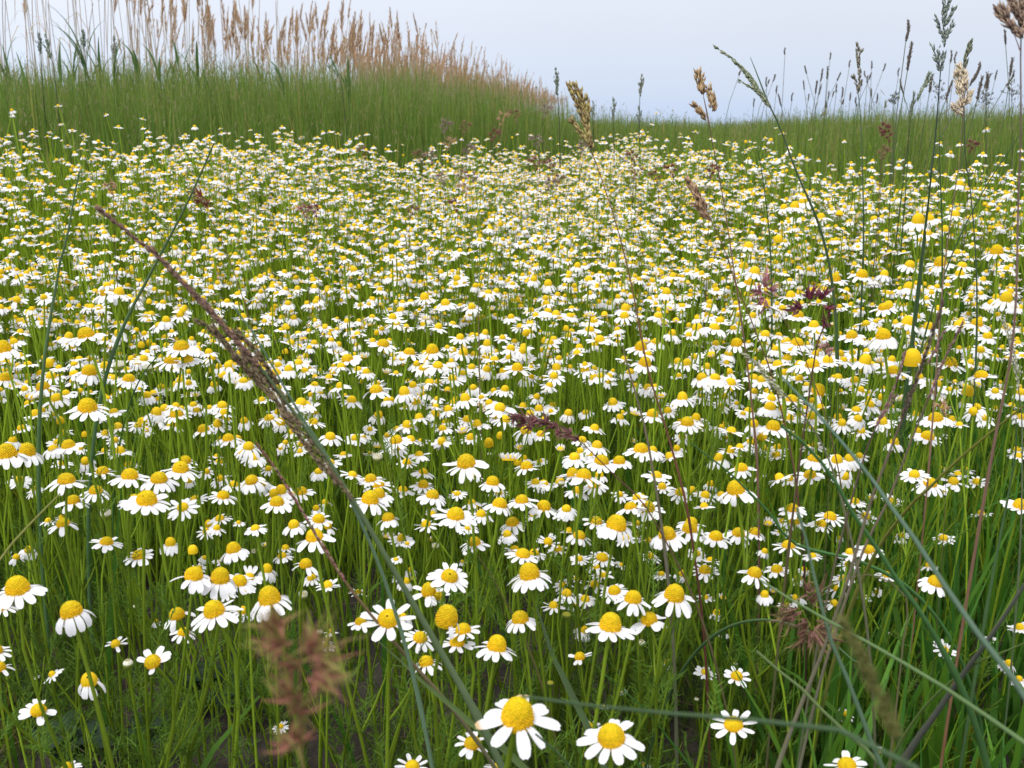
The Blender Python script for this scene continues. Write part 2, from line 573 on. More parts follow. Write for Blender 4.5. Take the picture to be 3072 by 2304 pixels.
# ------------------------------------------------------------------ hand-read flowers
# per line: x y disc_width [droop dome petals tilt]; coordinates of the photo enlarged, turned into a real place below
HAND = {
'BL': '''115 510 150 25 80 12|465 655 140 78 62 9|410 80 85 38 45 8|400 42 45 10 40|690 200 85 10 40 12|900 285 85 12 40 12 12
105 295 50 8 35 11 8|50 280 40|1105 208 75 55 50 11|1425 45 65 12 40 13 8|1355 85 60 25|1515 250 95 55 70 14|1440 320 50 12|1325 298 38 5 35 7 15
1255 420 120 38 60 8 -6|1290 365 40|1425 440 122 55 85 12|1550 455 100 14 45 12 8|1615 425 72 -28 35 8 30|1460 528 70 30|1730 380 76 62 70 8
1850 237 55 12 40 9 15|1830 288 62 25|1905 90 80 45 60 13|1980 345 82 42 60 7|2020 430 65 22 50 12|2065 50 80 12 45 12 14|2125 95 55 12
2040 172 115 32 62 10|1390 650 135 20 70 13 8|1575 645 75 42 50 11|1750 575 142 42 88 12|1148 672 100 45 55 4|1015 712 36 60 40 6|1190 785 76 30 45 9
750 857 66 8 45 6 12|990 975 104 -8 40 6 28|580 1100 112 72 70 6|340 1055 52 0 35 8 15|235 1068 20 10 35 6|250 1290 100 2 40 7 12|-30 905 90 15
-5 1015 82 40 60 8|2115 862 50 35 45 5|1820 1392 42 15 35 5|440 1662 70 10|20 620 80 30''',
'BC': '''305 45 82 45 55 8|300 163 62 42 45 9|390 178 66 40 35 9|550 85 70 58 50 12|575 182 38 20|740 28 116 15 50 17 6|905 20 70 30|1110 75 86 42 45 11
1245 22 50 20|1440 25 66 18 40 11|860 203 90 20 45 10|448 380 42 4 35 9 18|785 322 30 6 35 8 15|415 456 60 20 40 11|365 428 40|700 425 112 10 45 14 12
565 520 96 25 92 5|620 550 80 28 45 6|1175 280 96 15 40 13|1248 272 70 25|1220 412 132 30 80 14|1340 195 66 -10 45 8 15|1405 245 62 12|1540 160 80 42 50 11
1650 65 80 20 40 9|1690 300 80 6 35 13 8|1690 410 66 36 45|1640 470 62 16 40 7|1435 476 55 12 40 4|1520 436 40 10 40 4|1460 532 72 46 50 10|1580 568 66 14|1510 614 44 35
1375 610 66 46 50|1770 515 82 15 45|1890 570 112 36 60 14|1780 97 132 46 72 13|1908 80 62 15|1910 152 58 25|1980 8 76 20 40 12|2112 157 112 42 65 13|1990 185 50
2000 292 60 15|2155 550 132 36 80 12|1815 345 38 25|305 702 144 -5 50 9 18|125 716 76 15 40 5|400 685 60|680 703 146 80 95 2|790 770 102 10 45 9|750 850 100 10 40 9
510 820 92 16 45 11 10|550 980 96 36 50 9 -4|1005 880 126 26 85 13 -5|1160 700 110 46 60 11|1740 750 144 14 88 13|1995 706 108 22 60 7|1575 770 62 80 70 1
1545 942 70 6 45 5|2110 980 45 28 50 5|1820 1155 32 -38 35 9|1700 1262 30 10|1620 1385 50 6 40 6 10|1140 1340 218 24 85 9 6|850 1505 108 8 45 8|1750 1470 182 16 60 11 10
460 1652 92 -10 40 9|1965 1642 40 10|110 522 50 12 40 9|1000 1660 60 20''',
'BR': '''45 118 100 26 65 12|55 78 80 20|215 166 92 25 45 12|360 145 86 32 50 12|465 136 76 24|555 76 60 22 45 7|720 70 76 22 45 11|645 62 46|635 132 50 18
895 80 72 26 45|955 36 82 12 45 11|1185 30 62 62 60 9|1935 15 50 15 40 11|685 222 86 15 40 11|1415 155 50 14 40 9|1690 172 62 8 40 10|840 182 30 5|1015 172 34 5
90 270 56 18|180 316 56|145 380 80 10 40 12 8|465 402 92 36 55 11|610 376 76 10 40 11|500 366 44|785 376 48 8|750 432 50 12|1075 346 56 8|1040 436 62 12|1000 505 56 15
1320 412 62 8 40 12|1165 546 46 10|1255 520 40 10|980 592 56 -25 40 9|735 556 56|670 607 46 10|585 516 40 12|265 556 50|145 557 50|220 660 56 14|1205 250 76 12 45 11 8
1595 350 52 42 50 10|1635 460 96 36 55 12|255 792 36 25 40 6|1315 786 30 0 40 6|1695 895 60 -4 30 11 34|1990 822 36 10|2110 985 56 45 50 7|2180 1085 50 25|2185 752 60 20
145 1040 56 -8 40 3|350 1067 78 0 35 9 14|1055 1310 46 -5 30 6 32|330 1382 122 0 35 10 12|1065 1645 118 5 35 9|1275 1552 40 -20 40 6|970 1072 30 8|340 975 20 20|915 942 30 12''',
'ML': '''25 615 102 42 88 11|700 246 92 52 88 12|560 520 106 16 62 13|1175 596 102 18 50 14|1110 686 92 30|40 796 86 30|580 756 96 46 62 13|330 786 70 30|280 856 86 30 55|835 802 80 36 45
567 992 122 12 68 12|370 930 80 50 60|1445 776 66 50|1145 1030 86 16 45 13|1440 972 72 40 45|50 1296 122 52 88 12|175 1280 102 52 88 12|1320 1130 76 22 55 12|1745 1056 70 36
665 1402 82 8 45 10|765 1110 66 20|840 1432 106 14 55 13|430 1462 112 20 50 12 -5|1030 1452 106 42 50 14|1170 1386 106 25 55 13|1200 1330 76 20|620 1526 86 35 45|475 1592 86 20 50
950 1592 132 18 62 14|870 1596 86 22|1185 1632 82 62 70|1480 1190 76 25|1435 1195 62 25|1645 1310 76 36 45|1825 1246 50 15|1895 1146 66 35|2140 1176 76 36 50|2030 1080 68 18
1445 1560 80 26 50|1795 1602 92 25 50|1955 1536 76 22 60|1700 1482 60 20|2065 1400 60 36|1515 1486 66 30|1565 1500 52 30|1740 1382 50 12|1430 1446 60 20|1340 1400 46 20|835 1357 56 15
680 1266 50 15|520 1250 50 32|370 1210 50 36|410 1147 50 20|140 1120 60 15|230 1032 66 18|185 956 60 40|265 766 60 15|480 767 66 40|2105 1600 50|2050 1640 50''',
'MC': '''810 1350 122 15 62 14 6|1088 1318 106 80 95 2|1200 1370 80 26 55 11|355 1200 82 10 50 14 8|425 1340 66 12|190 1450 80 14 45|185 1590 112 30 78 13|240 1550 86 25|590 1556 86 26 50
530 1490 70 15|530 1405 66 20|840 1180 66 15|1060 1066 76 36 50 12|1000 1042 56 10|1310 1482 70 40|980 1472 86 40 60|1020 1536 56 12|1025 1616 96 40 55|1310 1632 92 30 60|1685 1336 96 25 50 13
1800 1336 80 22|1940 1260 96 20 50 13|2015 1032 76 32|1760 956 70 32|2195 1090 62 25|1530 1530 76 42 55|1640 1486 80 30|2080 1500 60 15|1985 1640 92 20|1640 1122 66 15|1470 1026 60 20
1370 970 50 10|1290 1162 60 14|1560 1196 66 28|815 1066 66 16|505 1052 62 35|240 1037 62 32|485 952 66 26|425 1102 66 30|590 622 82 42 82|790 632 70 42|440 632 76 15 50|270 576 80 16
355 436 62 36|40 672 78 16|530 732 66 32|720 797 66 62|855 856 56 40|1140 732 76 10|1395 732 66 25|1940 602 80 30 80|1965 702 82 30 75|1580 742 66 32|945 576 60 40|540 276 66 25 80
675 312 66 35|1835 396 66 35|1840 350 66 35 85|1610 482 66 15|690 997 66 20|385 357 60 30|1755 72 60 25|1340 186 60 35|750 150 55 20 80|1060 870 60 30|2180 690 60 25''',
'MR': '''395 76 66 30 70|465 110 76 42 72|430 182 72 20|300 80 46 30|985 160 76 22 80 13|1160 132 76 25 70|1305 126 60 25|1470 66 72 46 65|1670 56 82 20 82|1810 66 66 22|1795 122 66 15
1465 210 76 55 62|1305 342 76 28 50|1335 326 66 20 70|700 263 66 20 75|745 390 76 16|850 456 72 32 65|1455 440 86 52 85|1300 526 96 52 70|1095 522 76 10|95 472 76 36|205 470 76 36
350 576 76 30 70|535 512 66 25|670 562 70 30|740 572 82 30 55|1490 682 122 85 95 2|1365 756 86 14 60 12|1180 690 86 62 92|1105 685 56 20|1115 810 66 68 70|840 710 92 5 50 13|675 667 66 20
875 886 86 32 95 8|705 936 76 10 50|565 986 82 46 60|685 1056 76 65 96 8|585 1116 92 25 65 14|1845 886 82 68 50 14|1730 706 92 20 65|1935 782 86 8 45 13 -8|1975 526 66 12|1905 446 76 30 65
2100 466 66 25|2095 286 86 62 92|2030 272 50 15|1645 836 66 30|1640 1060 96 20 50 14|1585 1176 86 16 50 11|1520 1146 56 15|1210 970 66 20|1125 1002 66 16|1035 986 50 40|1285 922 56 25
2190 892 60 30|2190 1052 55 25|2175 1302 60 16|1905 1466 60 0 40 10 15|1695 1522 50 8|380 1382 86 20 45 13|480 1432 50 15|345 1526 116 42 75 11|825 1426 82 14 45 11|690 1446 60 65 60|710 1642 82 25
1115 1596 66 14|1360 1592 60 -12 40 9 10|605 1290 60 8 45 9 10|615 1246 60 20|305 1266 66 14|200 1130 46 36|185 640 66 36|125 796 76 42|300 756 60 25|440 730 60 30|460 792 66 25|30 700 66 45
30 1086 86 28 55|85 1056 66 20|250 1552 60 15|145 1556 66 15|60 1526 66 42|1655 346 55 35|1890 322 46 60|1790 600 40 20''',
'TR': '''1525 1440 88 55 92 12|1600 1425 66 30 70|1580 1520 70 25 60|1765 1395 62 36 70|780 1310 62 30 90|725 1345 66 35 80|895 1412 60 25 75|655 1350 52 36|620 1558 62 36 75|425 1602 70 26 60
1015 1390 52 30|1795 1200 54 30 75|2035 1640 80 40 90|1700 1490 50 15|1240 1420 50 30|1780 1640 50 30''',
}
FLOW = []
for crop, txt in HAND.items():
    for tok in txt.replace('\n', '|').split('|'):
        f = [float(a) for a in tok.split()]
        if len(f) < 3:
            continue
        u, v = uv(crop, f[0], f[1])
        dpx = f[2] / 2.16 / 3
        droop = f[3] if len(f) > 3 else random.uniform(8, 42)
        dome = f[4] / 100 if len(f) > 4 else random.uniform(.4, .75)
        npet = int(f[5]) if len(f) > 5 else random.choice((11, 12, 13, 14))
        tilt = f[6] if len(f) > 6 else random.uniform(-4, 8)
        s0 = 0.0088 * (0.85 + 0.3 * dome)
        best = None
        for t in np.geomspace(0.17, 2.2, 120):
            p = unproj(u, v, t)
            h = p[2] - terrain(p[0], p[1])
            size = dpx * t / FPX
            if h < 0.06:
                continue
            cost = (math.log(size / s0) / 0.22) ** 2 + ((h - 0.222) / 0.055) ** 2
            if best is None or cost < best[0]:
                best = (cost, t, p, size, h)
        if best is None:
            continue
        _, t, p, size, h = best
        FLOW.append(dict(u=u, v=v, t=t, p=p, R=size / 2 * .94, h=h, droop=droop, dome=dome, n=npet, tilt=tilt, px=dpx * (1 + 1.5 * math.cos(rad(min(80, abs(droop))))), hand=True))

# ------------------------------------------------------------------ flowers between and beyond, scattered over the field
AZ = np.array([-.62, -.51, -.37, -.22, -.10, .05, .12, .2, .3, .4, .51, .62])
FAR = np.array([2.1, 2.1, 2.1, 2.4, 2.65, 3.25, 3.2, 2.35, 2.05, 2.0, 1.85, 1.8])


def field_density(x, y):
    az = x / np.maximum(y, .05)
    far = np.interp(az, AZ, FAR)
    nz = np.array([mnoise.noise(Vector((a * 3.1, b * 3.1, 3.0))) for a, b in zip(x, y)])
    nf = np.array([mnoise.noise(Vector((a * 9.0, b * 9.0, 8.0))) for a, b in zip(x, y)])
    d = S((far + 0.25 * nz - y) / 0.32)
    d = d * np.clip(0.70 + 0.75 * nz + 0.6 * nf, 0.10, 1.0)
    d = d * (1 - 0.62 * S((az - 0.33) / 0.12) * S((1.3 - y) / 0.4))
    d = d * (1 - 0.35 * S((-az - .3) / .15) * S((y - 1.2) / .5))
    return d


NS = 108000
sx = rng.uniform(-2.1, 2.1, NS)
sy = np.sqrt(rng.uniform(0.5 ** 2, 4.2 ** 2, NS))
sx = sx / 2.1 * (.64 * sy + .45)
keep = rng.random(NS) < field_density(sx, sy) * (.72 + .28 * S((sy - .9) / .5))
sx, sy = sx[keep], sy[keep]
hn = np.array([mnoise.noise(Vector((a * 6.0, b * 6.0, 15.0))) for a, b in zip(sx, sy)])
sh = np.clip(rng.normal(0.196, 0.034, len(sx)) + .045 * hn + 0.055 * (rng.random(len(sx)) < .05) * (sy < 1.5), 0.09, 0.31)
sz = terrain(sx, sy) + sh
HU = np.array([[f['u'], f['v'], f['px']] for f in FLOW])
SC = []
for x, y, z, h in zip(sx, sy, sz, sh):
    u, v, t = proj((x, y, z))
    if t < 0.45:
        continue
    lim = np.interp(v, [330, 400, 520, 600, 690], [1.0, .85, .36, .16, 0.0])
    if v > 330 and random.random() > lim:
        continue
    R = (.7 if v > 520 else (.88 if v < 260 else 1)) * random.uniform(0.0029, 0.0041) * (0.72 if random.random() < .22 else 1)
    px = 2 * R * FPX / t * 2.2
    if v > 250:
        d = np.hypot(HU[:, 0] - u, (HU[:, 1] - v) * 1.3)
        if np.any(d < 0.36 * (HU[:, 2] + px) * 0.5):
            continue
    young = random.random()
    SC.append(dict(u=u, v=v, t=t, p=np.array([x, y, z]), R=R, h=h, droop=random.choice((5, 10, 15, 20, 30, 40, 50, 62)) + random.uniform(-4, 4),
                   dome=random.uniform(.35, .9), n=random.choice((6, 8, 10, 11, 12, 12, 13, 13, 14, 14, 15)), low=True, tilt=random.gauss(1, 9), px=px, hand=False))
ALLF = sorted(FLOW + SC, key=lambda f: -f['px'])
vis = [f for f in ALLF if -10 < f['u'] < 1034 and -10 < f['v'] < 785]
NEAR = vis[:300]
near_ids = set(id(f) for f in NEAR)
REST = [f for f in ALLF if id(f) not in near_ids]
print('scattered', len(SC), 'hand', len(FLOW), 'last near px', NEAR[-1]['px'])

STEMC = np.array([0.19, 0.285, 0.018])


def head_matrix(f):
    lean = rad(f['tilt'])
    a = f.get('rot', 0)
    d = np.array([math.sin(a) * 0.17, -math.sin(lean), 1.0])
    return tiltm(d) @ rotz(random.uniform(0, 6.28))


def flower_petals(f, low=False):
    """list of petals (V, Q) about the head centre"""
    n = f['n']
    R = f['R']
    out = []
    a0 = random.uniform(0, 6.28)
    wid = R * random.uniform(.72, .84) * (1.0 if n > 9 else 1.12)
    ln = R * random.uniform(1.65, 1.95)
    if f.get('low'):
        wid, ln = wid * 1.14, ln * 1.1
    if n <= 2:
        wid, ln = wid * .55, ln * .75
    if f.get('young'):
        wid, ln = wid * .6, ln * .6
    slots = n if n >= 9 else 12
    use = sorted(random.sample(range(slots), n)) if n < slots else range(slots)
    for k in use:
        az = a0 + 2 * math.pi * k / slots + random.uniform(-.09, .09)
        dr = f['droop'] + random.gauss(0, 9)
        if random.random() < .06:
            dr += random.choice((-18, 25))
        out.append(petal_geom(ln * random.uniform(.86, 1.08), wid * random.uniform(.85, 1.12), dr * .45, min(115, dr * 1.18 + random.uniform(-6, 12)), az,
                              R * .86, random.uniform(-.05, .03) * R, random.uniform(-.32, .32), low))
    return out


def stem_curve(base, head, Rm, n=9):
    b = np.asarray(base)
    hd = np.asarray(head)
    ax = Rm[:, 2]
    L0 = np.linalg.norm(hd - b)
    return smooth_curve([b, b + (hd - b) * .35 + np.array([random.uniform(-.02, .02), random.uniform(-.012, .012), 0]), hd - ax * L0 * .18, hd - ax * 0.001], n)


GROUP = 'chamomile flowers standing in the meadow'
CHAM = []
for rank, f in enumerate(NEAR):
    p = f['p']
    f['rot'] = random.uniform(-3, 3)
    Rm = head_matrix(f)
    base = p + np.array([random.uniform(-.03, .03) + 0.02 * f['rot'] * -.2, random.uniform(-.005, .05), 0])
    base[2] = float(terrain(base[0], base[1])) - 0.004
    root = thing('chamomile', base, None, 'flower', GROUP)
    f['root'] = root
    loc = Vector(p - base)
    rot = Matrix(Rm.tolist()).to_4x4()
    mat = Matrix.Translation(loc) @ rot
    hgt = f['R'] * (0.5 + 1.05 * f['dome'])
    m = MB()
    big = f['px'] > 26
    fl = 360 if f['px'] > 55 else (200 if big else 0)
    tone = random.uniform(.92, 1.08)
    dome_geom(m, f['R'], hgt, 18 if big else 12, 9 if big else 6, 0, (0.65 * tone, 0.425 * tone, 0.008), fl)
    o = m.build('disc', M_DISC, root)
    o.matrix_basis = mat
    pets = flower_petals(f)
    if rank < 120:
        for k, (V, Q) in enumerate(pets):
            m = MB()
            c = WHITE * random.uniform(.96, 1.0)
            cc = np.tile(c, (len(V), 1))
            if rank == 0 and k in (1, 4):
                cc[-6:] = (0.55, 0.4, 0.2)
            m.add(V, Q, None, cc)
            o = m.build('petal', M_PETAL, root)
            o.matrix_basis = mat
    else:
        m = MB()
        for V, Q in pets:
            m.add(V, Q, None, WHITE * random.uniform(.95, 1.0))
        o = m.build('petals', M_PETAL, root)
        o.matrix_basis = mat
    C = stem_curve(np.zeros(3), np.array(loc), Rm)
    m = MB()
    r0 = min(0.00105, f['R'] * .24) * random.uniform(.8, 1.1)
    rr = np.linspace(r0 * 1.1, r0 * .82, len(C))
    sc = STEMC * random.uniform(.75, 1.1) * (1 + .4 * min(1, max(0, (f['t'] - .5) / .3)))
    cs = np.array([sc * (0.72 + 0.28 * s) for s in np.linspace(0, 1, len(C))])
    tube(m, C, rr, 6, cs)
    ax = Rm[:, 2]
    cup = np.array([np.array(loc) + ax * z for z in (-f['R'] * .55, -f['R'] * .32, -f['R'] * .1)])
    tube(m, cup, [r0 * .85, f['R'] * .55, f['R'] * .8], 8, np.array([0.15, 0.2, 0.05]))
    sidetips = []
    if f['t'] < .75 and random.random() < .6:
        for q in range(random.randint(1, 2)):
            i0 = random.randint(3, 6)
            a = random.uniform(0, 6.28)
            d = np.array([math.cos(a), math.sin(a), 0])
            ln = random.uniform(.03, .06)
            Cb = smooth_curve([C[i0], C[i0] + d * ln * .3 + [0, 0, ln * .45], C[i0] + d * ln * .42 + [0, 0, ln]], 5)
            tube(m, Cb, np.linspace(r0 * .7, r0 * .45, 5), 5, sc * .9)
            sidetips += [Cb[2], Cb[3], Cb[4]]
    stem_o = m.build('stem', M_STEM, root)
    if f['t'] < 0.95:
        m = MB()
        for q in sidetips:
            a = random.uniform(0, 6.28)
            put_feather(m, q, (math.cos(a), math.sin(a), 1.2), random.uniform(.012, .02), random.uniform(.8, 1.2))
        nl = random.randint(11, 17) if f['t'] < .6 else 6
        for k in range(nl):
            s = random.uniform(.1, .8)
            o_ = C[int(s * (len(C) - 1))]
            a = random.uniform(0, 6.28)
            put_feather(m, o_, (math.cos(a), math.sin(a), random.uniform(.5, 1.3)), random.uniform(.016, .034) * (1.15 - .5 * s), random.uniform(.8, 1.2))
        m.build('leaves', M_LEAF, stem_o)
    CHAM.append(f)

# ------------------------------------------------------------------ buds
BUDS = [('BL', 685, 20, 72, 1), ('BL', 1650, 262, 42, 1), ('BL', 875, 615, 36, 0), ('BL', 830, 985, 72, 0), ('BL', 2072, 782, 50, 0), ('BL', 1965, 545, 60, 1), ('BL', 715, 465, 26, 0),
        ('BC', 610, 228, 48, 1), ('BC', 330, 318, 34, 0), ('BC', 1460, 668, 64, 2), ('BC', 1355, 1108, 48, 2), ('BC', 1945, 852, 58, 0), ('BC', 468, 432, 50, 2),
        ('ML', 770, 715, 72, 1), ('ML', 955, 732, 58, 1), ('MC', 235, 1312, 66, 1), ('MC', 960, 1287, 36, 0), ('MC', 1450, 1072, 52, 0), ('MC', 1425, 1475, 48, 0), ('BR', 90, 1215, 34, 0)]
BUDTXT = ['closed whitish bud', 'half open bud with short upright white petals', 'round green bud without petals']
BUDF = []
for crop, bx_, by_, dw, kind in BUDS:
    u, v = uv(crop, bx_, by_)
    dpx = dw / 2.16 / 3
    best = None
    for t in np.geomspace(.25, 1.5, 60):
        p = unproj(u, v, t)
        h = p[2] - float(terrain(p[0], p[1]))
        size = dpx * t / FPX
        if h < .05:
            continue
        cost = (math.log(size / .0072) / .25) ** 2 + ((h - .2) / .06) ** 2
        if best is None or cost < best[0]:
            best = (cost, t, p, size)
    if best is None:
        continue
    _, t, p, size = best
    R = size / 2
    base = p + np.array([random.uniform(-.02, .02), random.uniform(0, .03), 0])
    base[2] = float(terrain(base[0], base[1])) - .004
    root = thing('chamomile_bud', base, None, 'flower bud', 'chamomile buds among the open flowers')
    loc = p - base
    m = MB()
    C = smooth_curve([np.zeros(3), loc * .5 + [random.uniform(-.006, .006), 0, 0], loc - [0, 0, R * .8]], 8)
    tube(m, C, np.linspace(.001, .0008, 8), 6, STEMC * .95)
    m.build('stem', M_STEM, root)
    m = MB()
    th = np.linspace(-math.pi / 2, .25, 6)
    cupP = np.array([[0, 0, R * .75 * math.sin(a)] for a in th])
    tube(m, cupP, [max(.0006, R * math.cos(a) ** .8) for a in th], 12, np.array([0.2, 0.25, 0.05]))
    if kind == 2:
        dome_geom(m, R * .98, R * .55, 12, 5, 0, (0.3, 0.3, 0.03))
    else:
        dome_geom(m, R * .8, R * .5, 12, 5, 0, (0.6, 0.45, 0.05))
    cup_o = m.build('bud_cup', M_STEM, root)
    cup_o.location = loc
    if kind < 2:
        m = MB()
        for k in range(13):
            V, Q = petal_geom(R * (1.0 if kind == 1 else .95), R * .42, -95 if kind == 0 else -84, -135 if kind == 0 else -92 + random.uniform(-12, 12), 2 * math.pi * k / 13, R * .9, -R * .05)
            m.add(V, Q, None, WHITE * np.array([.95, .95, .8]))
        m.build('petals', M_PETAL, cup_o)
    BUDF.append(dict(u=u, v=v, root=root, look=BUDTXT[kind]))

# ------------------------------------------------------------------ the rest of the chamomile: past the nearest 300, one mass
TPL = []
for k in range(32):
    f = dict(R=1.0, low=True, n=random.choice((7, 10, 12, 12, 13, 14, 15)), droop=(4, 8, 12, 18, 25, 32, 40, 50, 62)[k % 9], dome=random.uniform(.35, .9))
    if k == 26:          # all petals shed
        f['n'], f['dome'] = 0, .85
    elif k in (28, 29):        # half open
        f['n'], f['droop'], f['dome'], f['young'] = 12, -72, .15, True
    elif k > 29:               # petals hanging straight down
        f['droop'], f['dome'] = 74, .8
    m = MB()
    for V, Q in flower_petals(f, True):
        m.add(V, Q, None, WHITE * random.uniform(.95, 1), 0)
    dome_geom(m, 1.0, .48 + f['dome'], 9, 5, 1, (0.65, 0.435, 0.008))
    TPL.append(m.arrays())
mb = MB()
by = {}
for f in REST:
    by.setdefault(random.randrange(len(TPL)), []).append(f)
for k, fs in by.items():
    Ms = np.array([tiltm((random.gauss(0, .17), random.gauss(-.04, .17), 1)) @ rotz(random.uniform(0, 6.28)) * f['R'] for f in fs])
    Ts = np.array([f['p'] for f in fs])
    tone = rng.uniform(.93, 1.05, (len(fs), 1)) * np.ones((1, 3))
    stamp(mb, TPL[k], Ms, Ts, np.minimum(tone, 1.04))
heads = np.array([f['p'] for f in REST])
hs = np.array([f['h'] for f in REST])
n = len(REST)
t4 = np.array([0, .35, .7, 1.0])
bend = rng.normal(0, .012, (n, 2))
base = heads.copy()
base[:, :2] += rng.normal(0, .018, (n, 2))
base[:, 2] = terrain(base[:, 0], base[:, 1]) - .003
P = base[:, None] * (1 - t4)[None, :, None] + (heads - [0, 0, .001])[:, None] * t4[None, :, None]
P[:, :, :2] += bend[:, None] * (np.sin(t4 * math.pi))[None, :, None]
for j in range(3):
    pass
ang = np.arange(3) * 2 * math.pi / 3
ring = np.stack([np.cos(ang), np.sin(ang), np.zeros(3)], 1) * .00085
V = P[:, :, None] + ring[None, None]
b = np.arange(n)[:, None, None] * 12 + np.arange(3)[None, :, None] * 3
j = np.arange(3)[None, None]
k = (j + 1) % 3
Q = np.stack([b + j, b + k, b + 3 + k, b + 3 + j], -1).reshape(-1, 4)
sc = STEMC[None] * rng.uniform(1.0, 1.7, (n, 1))
mb.add(V.reshape(-1, 3), Q, None, np.repeat(sc, 12, 0), 2)
tag(mb.build('chamomile_field', [M_PETAL, M_DISC, M_STEM]), 'sea of small white chamomile flowers filling the middle of the meadow', 'flowers', None, 'stuff')


# ------------------------------------------------------------------ ground cover: feathery foliage, thin stalks, grass
def shoot_template(seed):
    r = random.Random(seed)
    m = MB()
    H = 1.0
    P = smooth_curve([(0, 0, 0), (r.uniform(-.05, .05), r.uniform(-.05, .05), .5), (r.uniform(-.12, .12), r.uniform(-.12, .12), H)], 5)
    ribbon(m, P, [.016, .015, .013, .012, .008], (1, r.uniform(-1, 1), 0), (0.13, 0.19, 0.02))
    for k in range(11):
        s = 0.06 + .9 * k / 11
        a = k * 2.4 + r.uniform(-.3, .3)
        o = P[min(4, int(s * 4.99))]
        o = P[0] * 0 + np.array([np.interp(s, np.linspace(0, 1, 5), P[:, q]) for q in range(3)])
        x = nrm((math.cos(a), math.sin(a), r.uniform(.5, 1.5)))
        y = nrm(np.cross((0, 0, 1.0), x))
        z = np.cross(x, y)
        Ln = r.uniform(.2, .36) * (1.1 - .5 * s)
        stamp(m, FEATHERS[r.randrange(8)], (np.stack([x, y, z], 1) * Ln)[None], o[None])
    return m.arrays()


SHOOTS = [shoot_template(500 + k) for k in range(6)]
mb = MB()
NSH = 5200
y0 = np.sqrt(rng.uniform(.35 ** 2, 1.25 ** 2, NSH))
x0 = rng.uniform(-1, 1, NSH) * (.6 * y0 + .3)
patch = np.array([mnoise.noise(Vector((a * 7, b * 7, 1.7))) for a, b in zip(x0, y0)])
bare = np.exp(-(((x0 + .16) / .16) ** 2 + ((y0 - .62) / .2) ** 2))
ok = (patch > -.14 + bare * .75) & (rng.random(NSH) > .55 * S((x0 - .15) / .25))
x0, y0 = x0[ok], y0[ok]
hh = rng.uniform(.03, .095, len(x0)) + .07 * S((y0 - .8) / .35)
for k in range(6):
    sel = np.arange(len(x0)) % 6 == k
    nn = sel.sum()
    Ms = np.array([tiltm((random.gauss(0, .14), random.gauss(0, .14), 1)) @ rotz(random.uniform(0, 6.28)) * h for h in hh[sel]])
    Ts = np.stack([x0[sel], y0[sel], terrain(x0[sel], y0[sel]) - .004], 1)
    tint = rng.uniform(.65, 1.2, (nn, 1)) * np.ones((1, 3))
    yel = rng.random(nn) < .07
    tint[yel] *= np.array([1.9, 1.05, .6])
    stamp(mb, SHOOTS[k], Ms, Ts, tint)
tag(mb.build('feathery_foliage', M_LEAF), 'finely divided green chamomile foliage carpeting the near ground', 'foliage', None, 'stuff')


def mixcol(n, a, b, j=.15):
    t = rng.random((n, 1))
    c = np.array(a)[None] * (1 - t) + np.array(b)[None] * t
    return c * rng.uniform(1 - j, 1 + j, (n, 1))


# thin leaves and stalks standing among the flowers
mb = MB()
NB = 78000
y0 = np.sqrt(rng.uniform(.45 ** 2, 3.7 ** 2, NB))
x0 = rng.uniform(-1, 1, NB) * (.6 * y0 + .4)
thin = (y0 > .85) | (rng.random(NB) < .045)
thin &= (y0 < 3.6)
thin &= rng.random(NB) > .5 * S((x0 / y0 - .15) / .2) * (y0 < 1.4)
x0, y0 = x0[thin], y0[thin]
nb = len(x0)
pos = np.stack([x0, y0, terrain(x0, y0) - .003], 1)
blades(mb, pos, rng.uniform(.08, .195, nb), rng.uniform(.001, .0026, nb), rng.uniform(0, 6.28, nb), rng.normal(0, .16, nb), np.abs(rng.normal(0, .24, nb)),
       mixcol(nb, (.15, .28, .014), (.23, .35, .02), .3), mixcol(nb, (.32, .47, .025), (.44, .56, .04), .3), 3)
tag(mb.build('flower_stalks', M_GRASS), 'thin yellow green stalks and leaves standing between the chamomile flowers', 'stalks', None, 'stuff')

# broad fresh grass at the right and scattered through the foreground
mb = MB()
NB = 19000
y0 = np.sqrt(rng.uniform(.3 ** 2, 1.7 ** 2, NB))
x0 = rng.uniform(-1, 1, NB) * (.6 * y0 + .4)
az = x0 / y0
dens = .025 + .975 * S((az - .2) / .25) * S((1.75 - y0) / .6)
ok = rng.random(NB) < dens
x0, y0 = x0[ok], y0[ok]
nb = len(x0)
pos = np.stack([x0, y0, terrain(x0, y0) - .004], 1)
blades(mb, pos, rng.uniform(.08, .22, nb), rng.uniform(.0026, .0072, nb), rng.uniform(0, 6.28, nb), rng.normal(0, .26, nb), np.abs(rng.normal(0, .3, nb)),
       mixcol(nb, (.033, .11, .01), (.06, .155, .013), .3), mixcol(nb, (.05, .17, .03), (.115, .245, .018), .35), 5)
tag(mb.build('broad_grass', M_GRASS), 'broad bright green grass blades thick at the lower right', 'grass', None, 'stuff')

# dead straw on the soil
mb = MB()
nb = 2200
y0 = np.sqrt(rng.uniform(.35 ** 2, 1.2 ** 2, nb))
x0 = rng.uniform(-1, 1, nb) * (.6 * y0 + .3)
pos = np.stack([x0, y0, terrain(x0, y0) + .004], 1)
blades(mb, pos, rng.uniform(.01, .05, nb), rng.uniform(.0006, .0018, nb), rng.uniform(0, 6.28, nb), rng.uniform(1.2, 4, nb), rng.normal(0, .3, nb),
       mixcol(nb, (.14, .1, .06), (.3, .24, .15)), mixcol(nb, (.14, .09, .05), (.26, .2, .12)), 2)
tag(mb.build('straw_litter', M_DRY), 'bits of dead straw lying on the bare brown soil', 'straw', None, 'stuff')

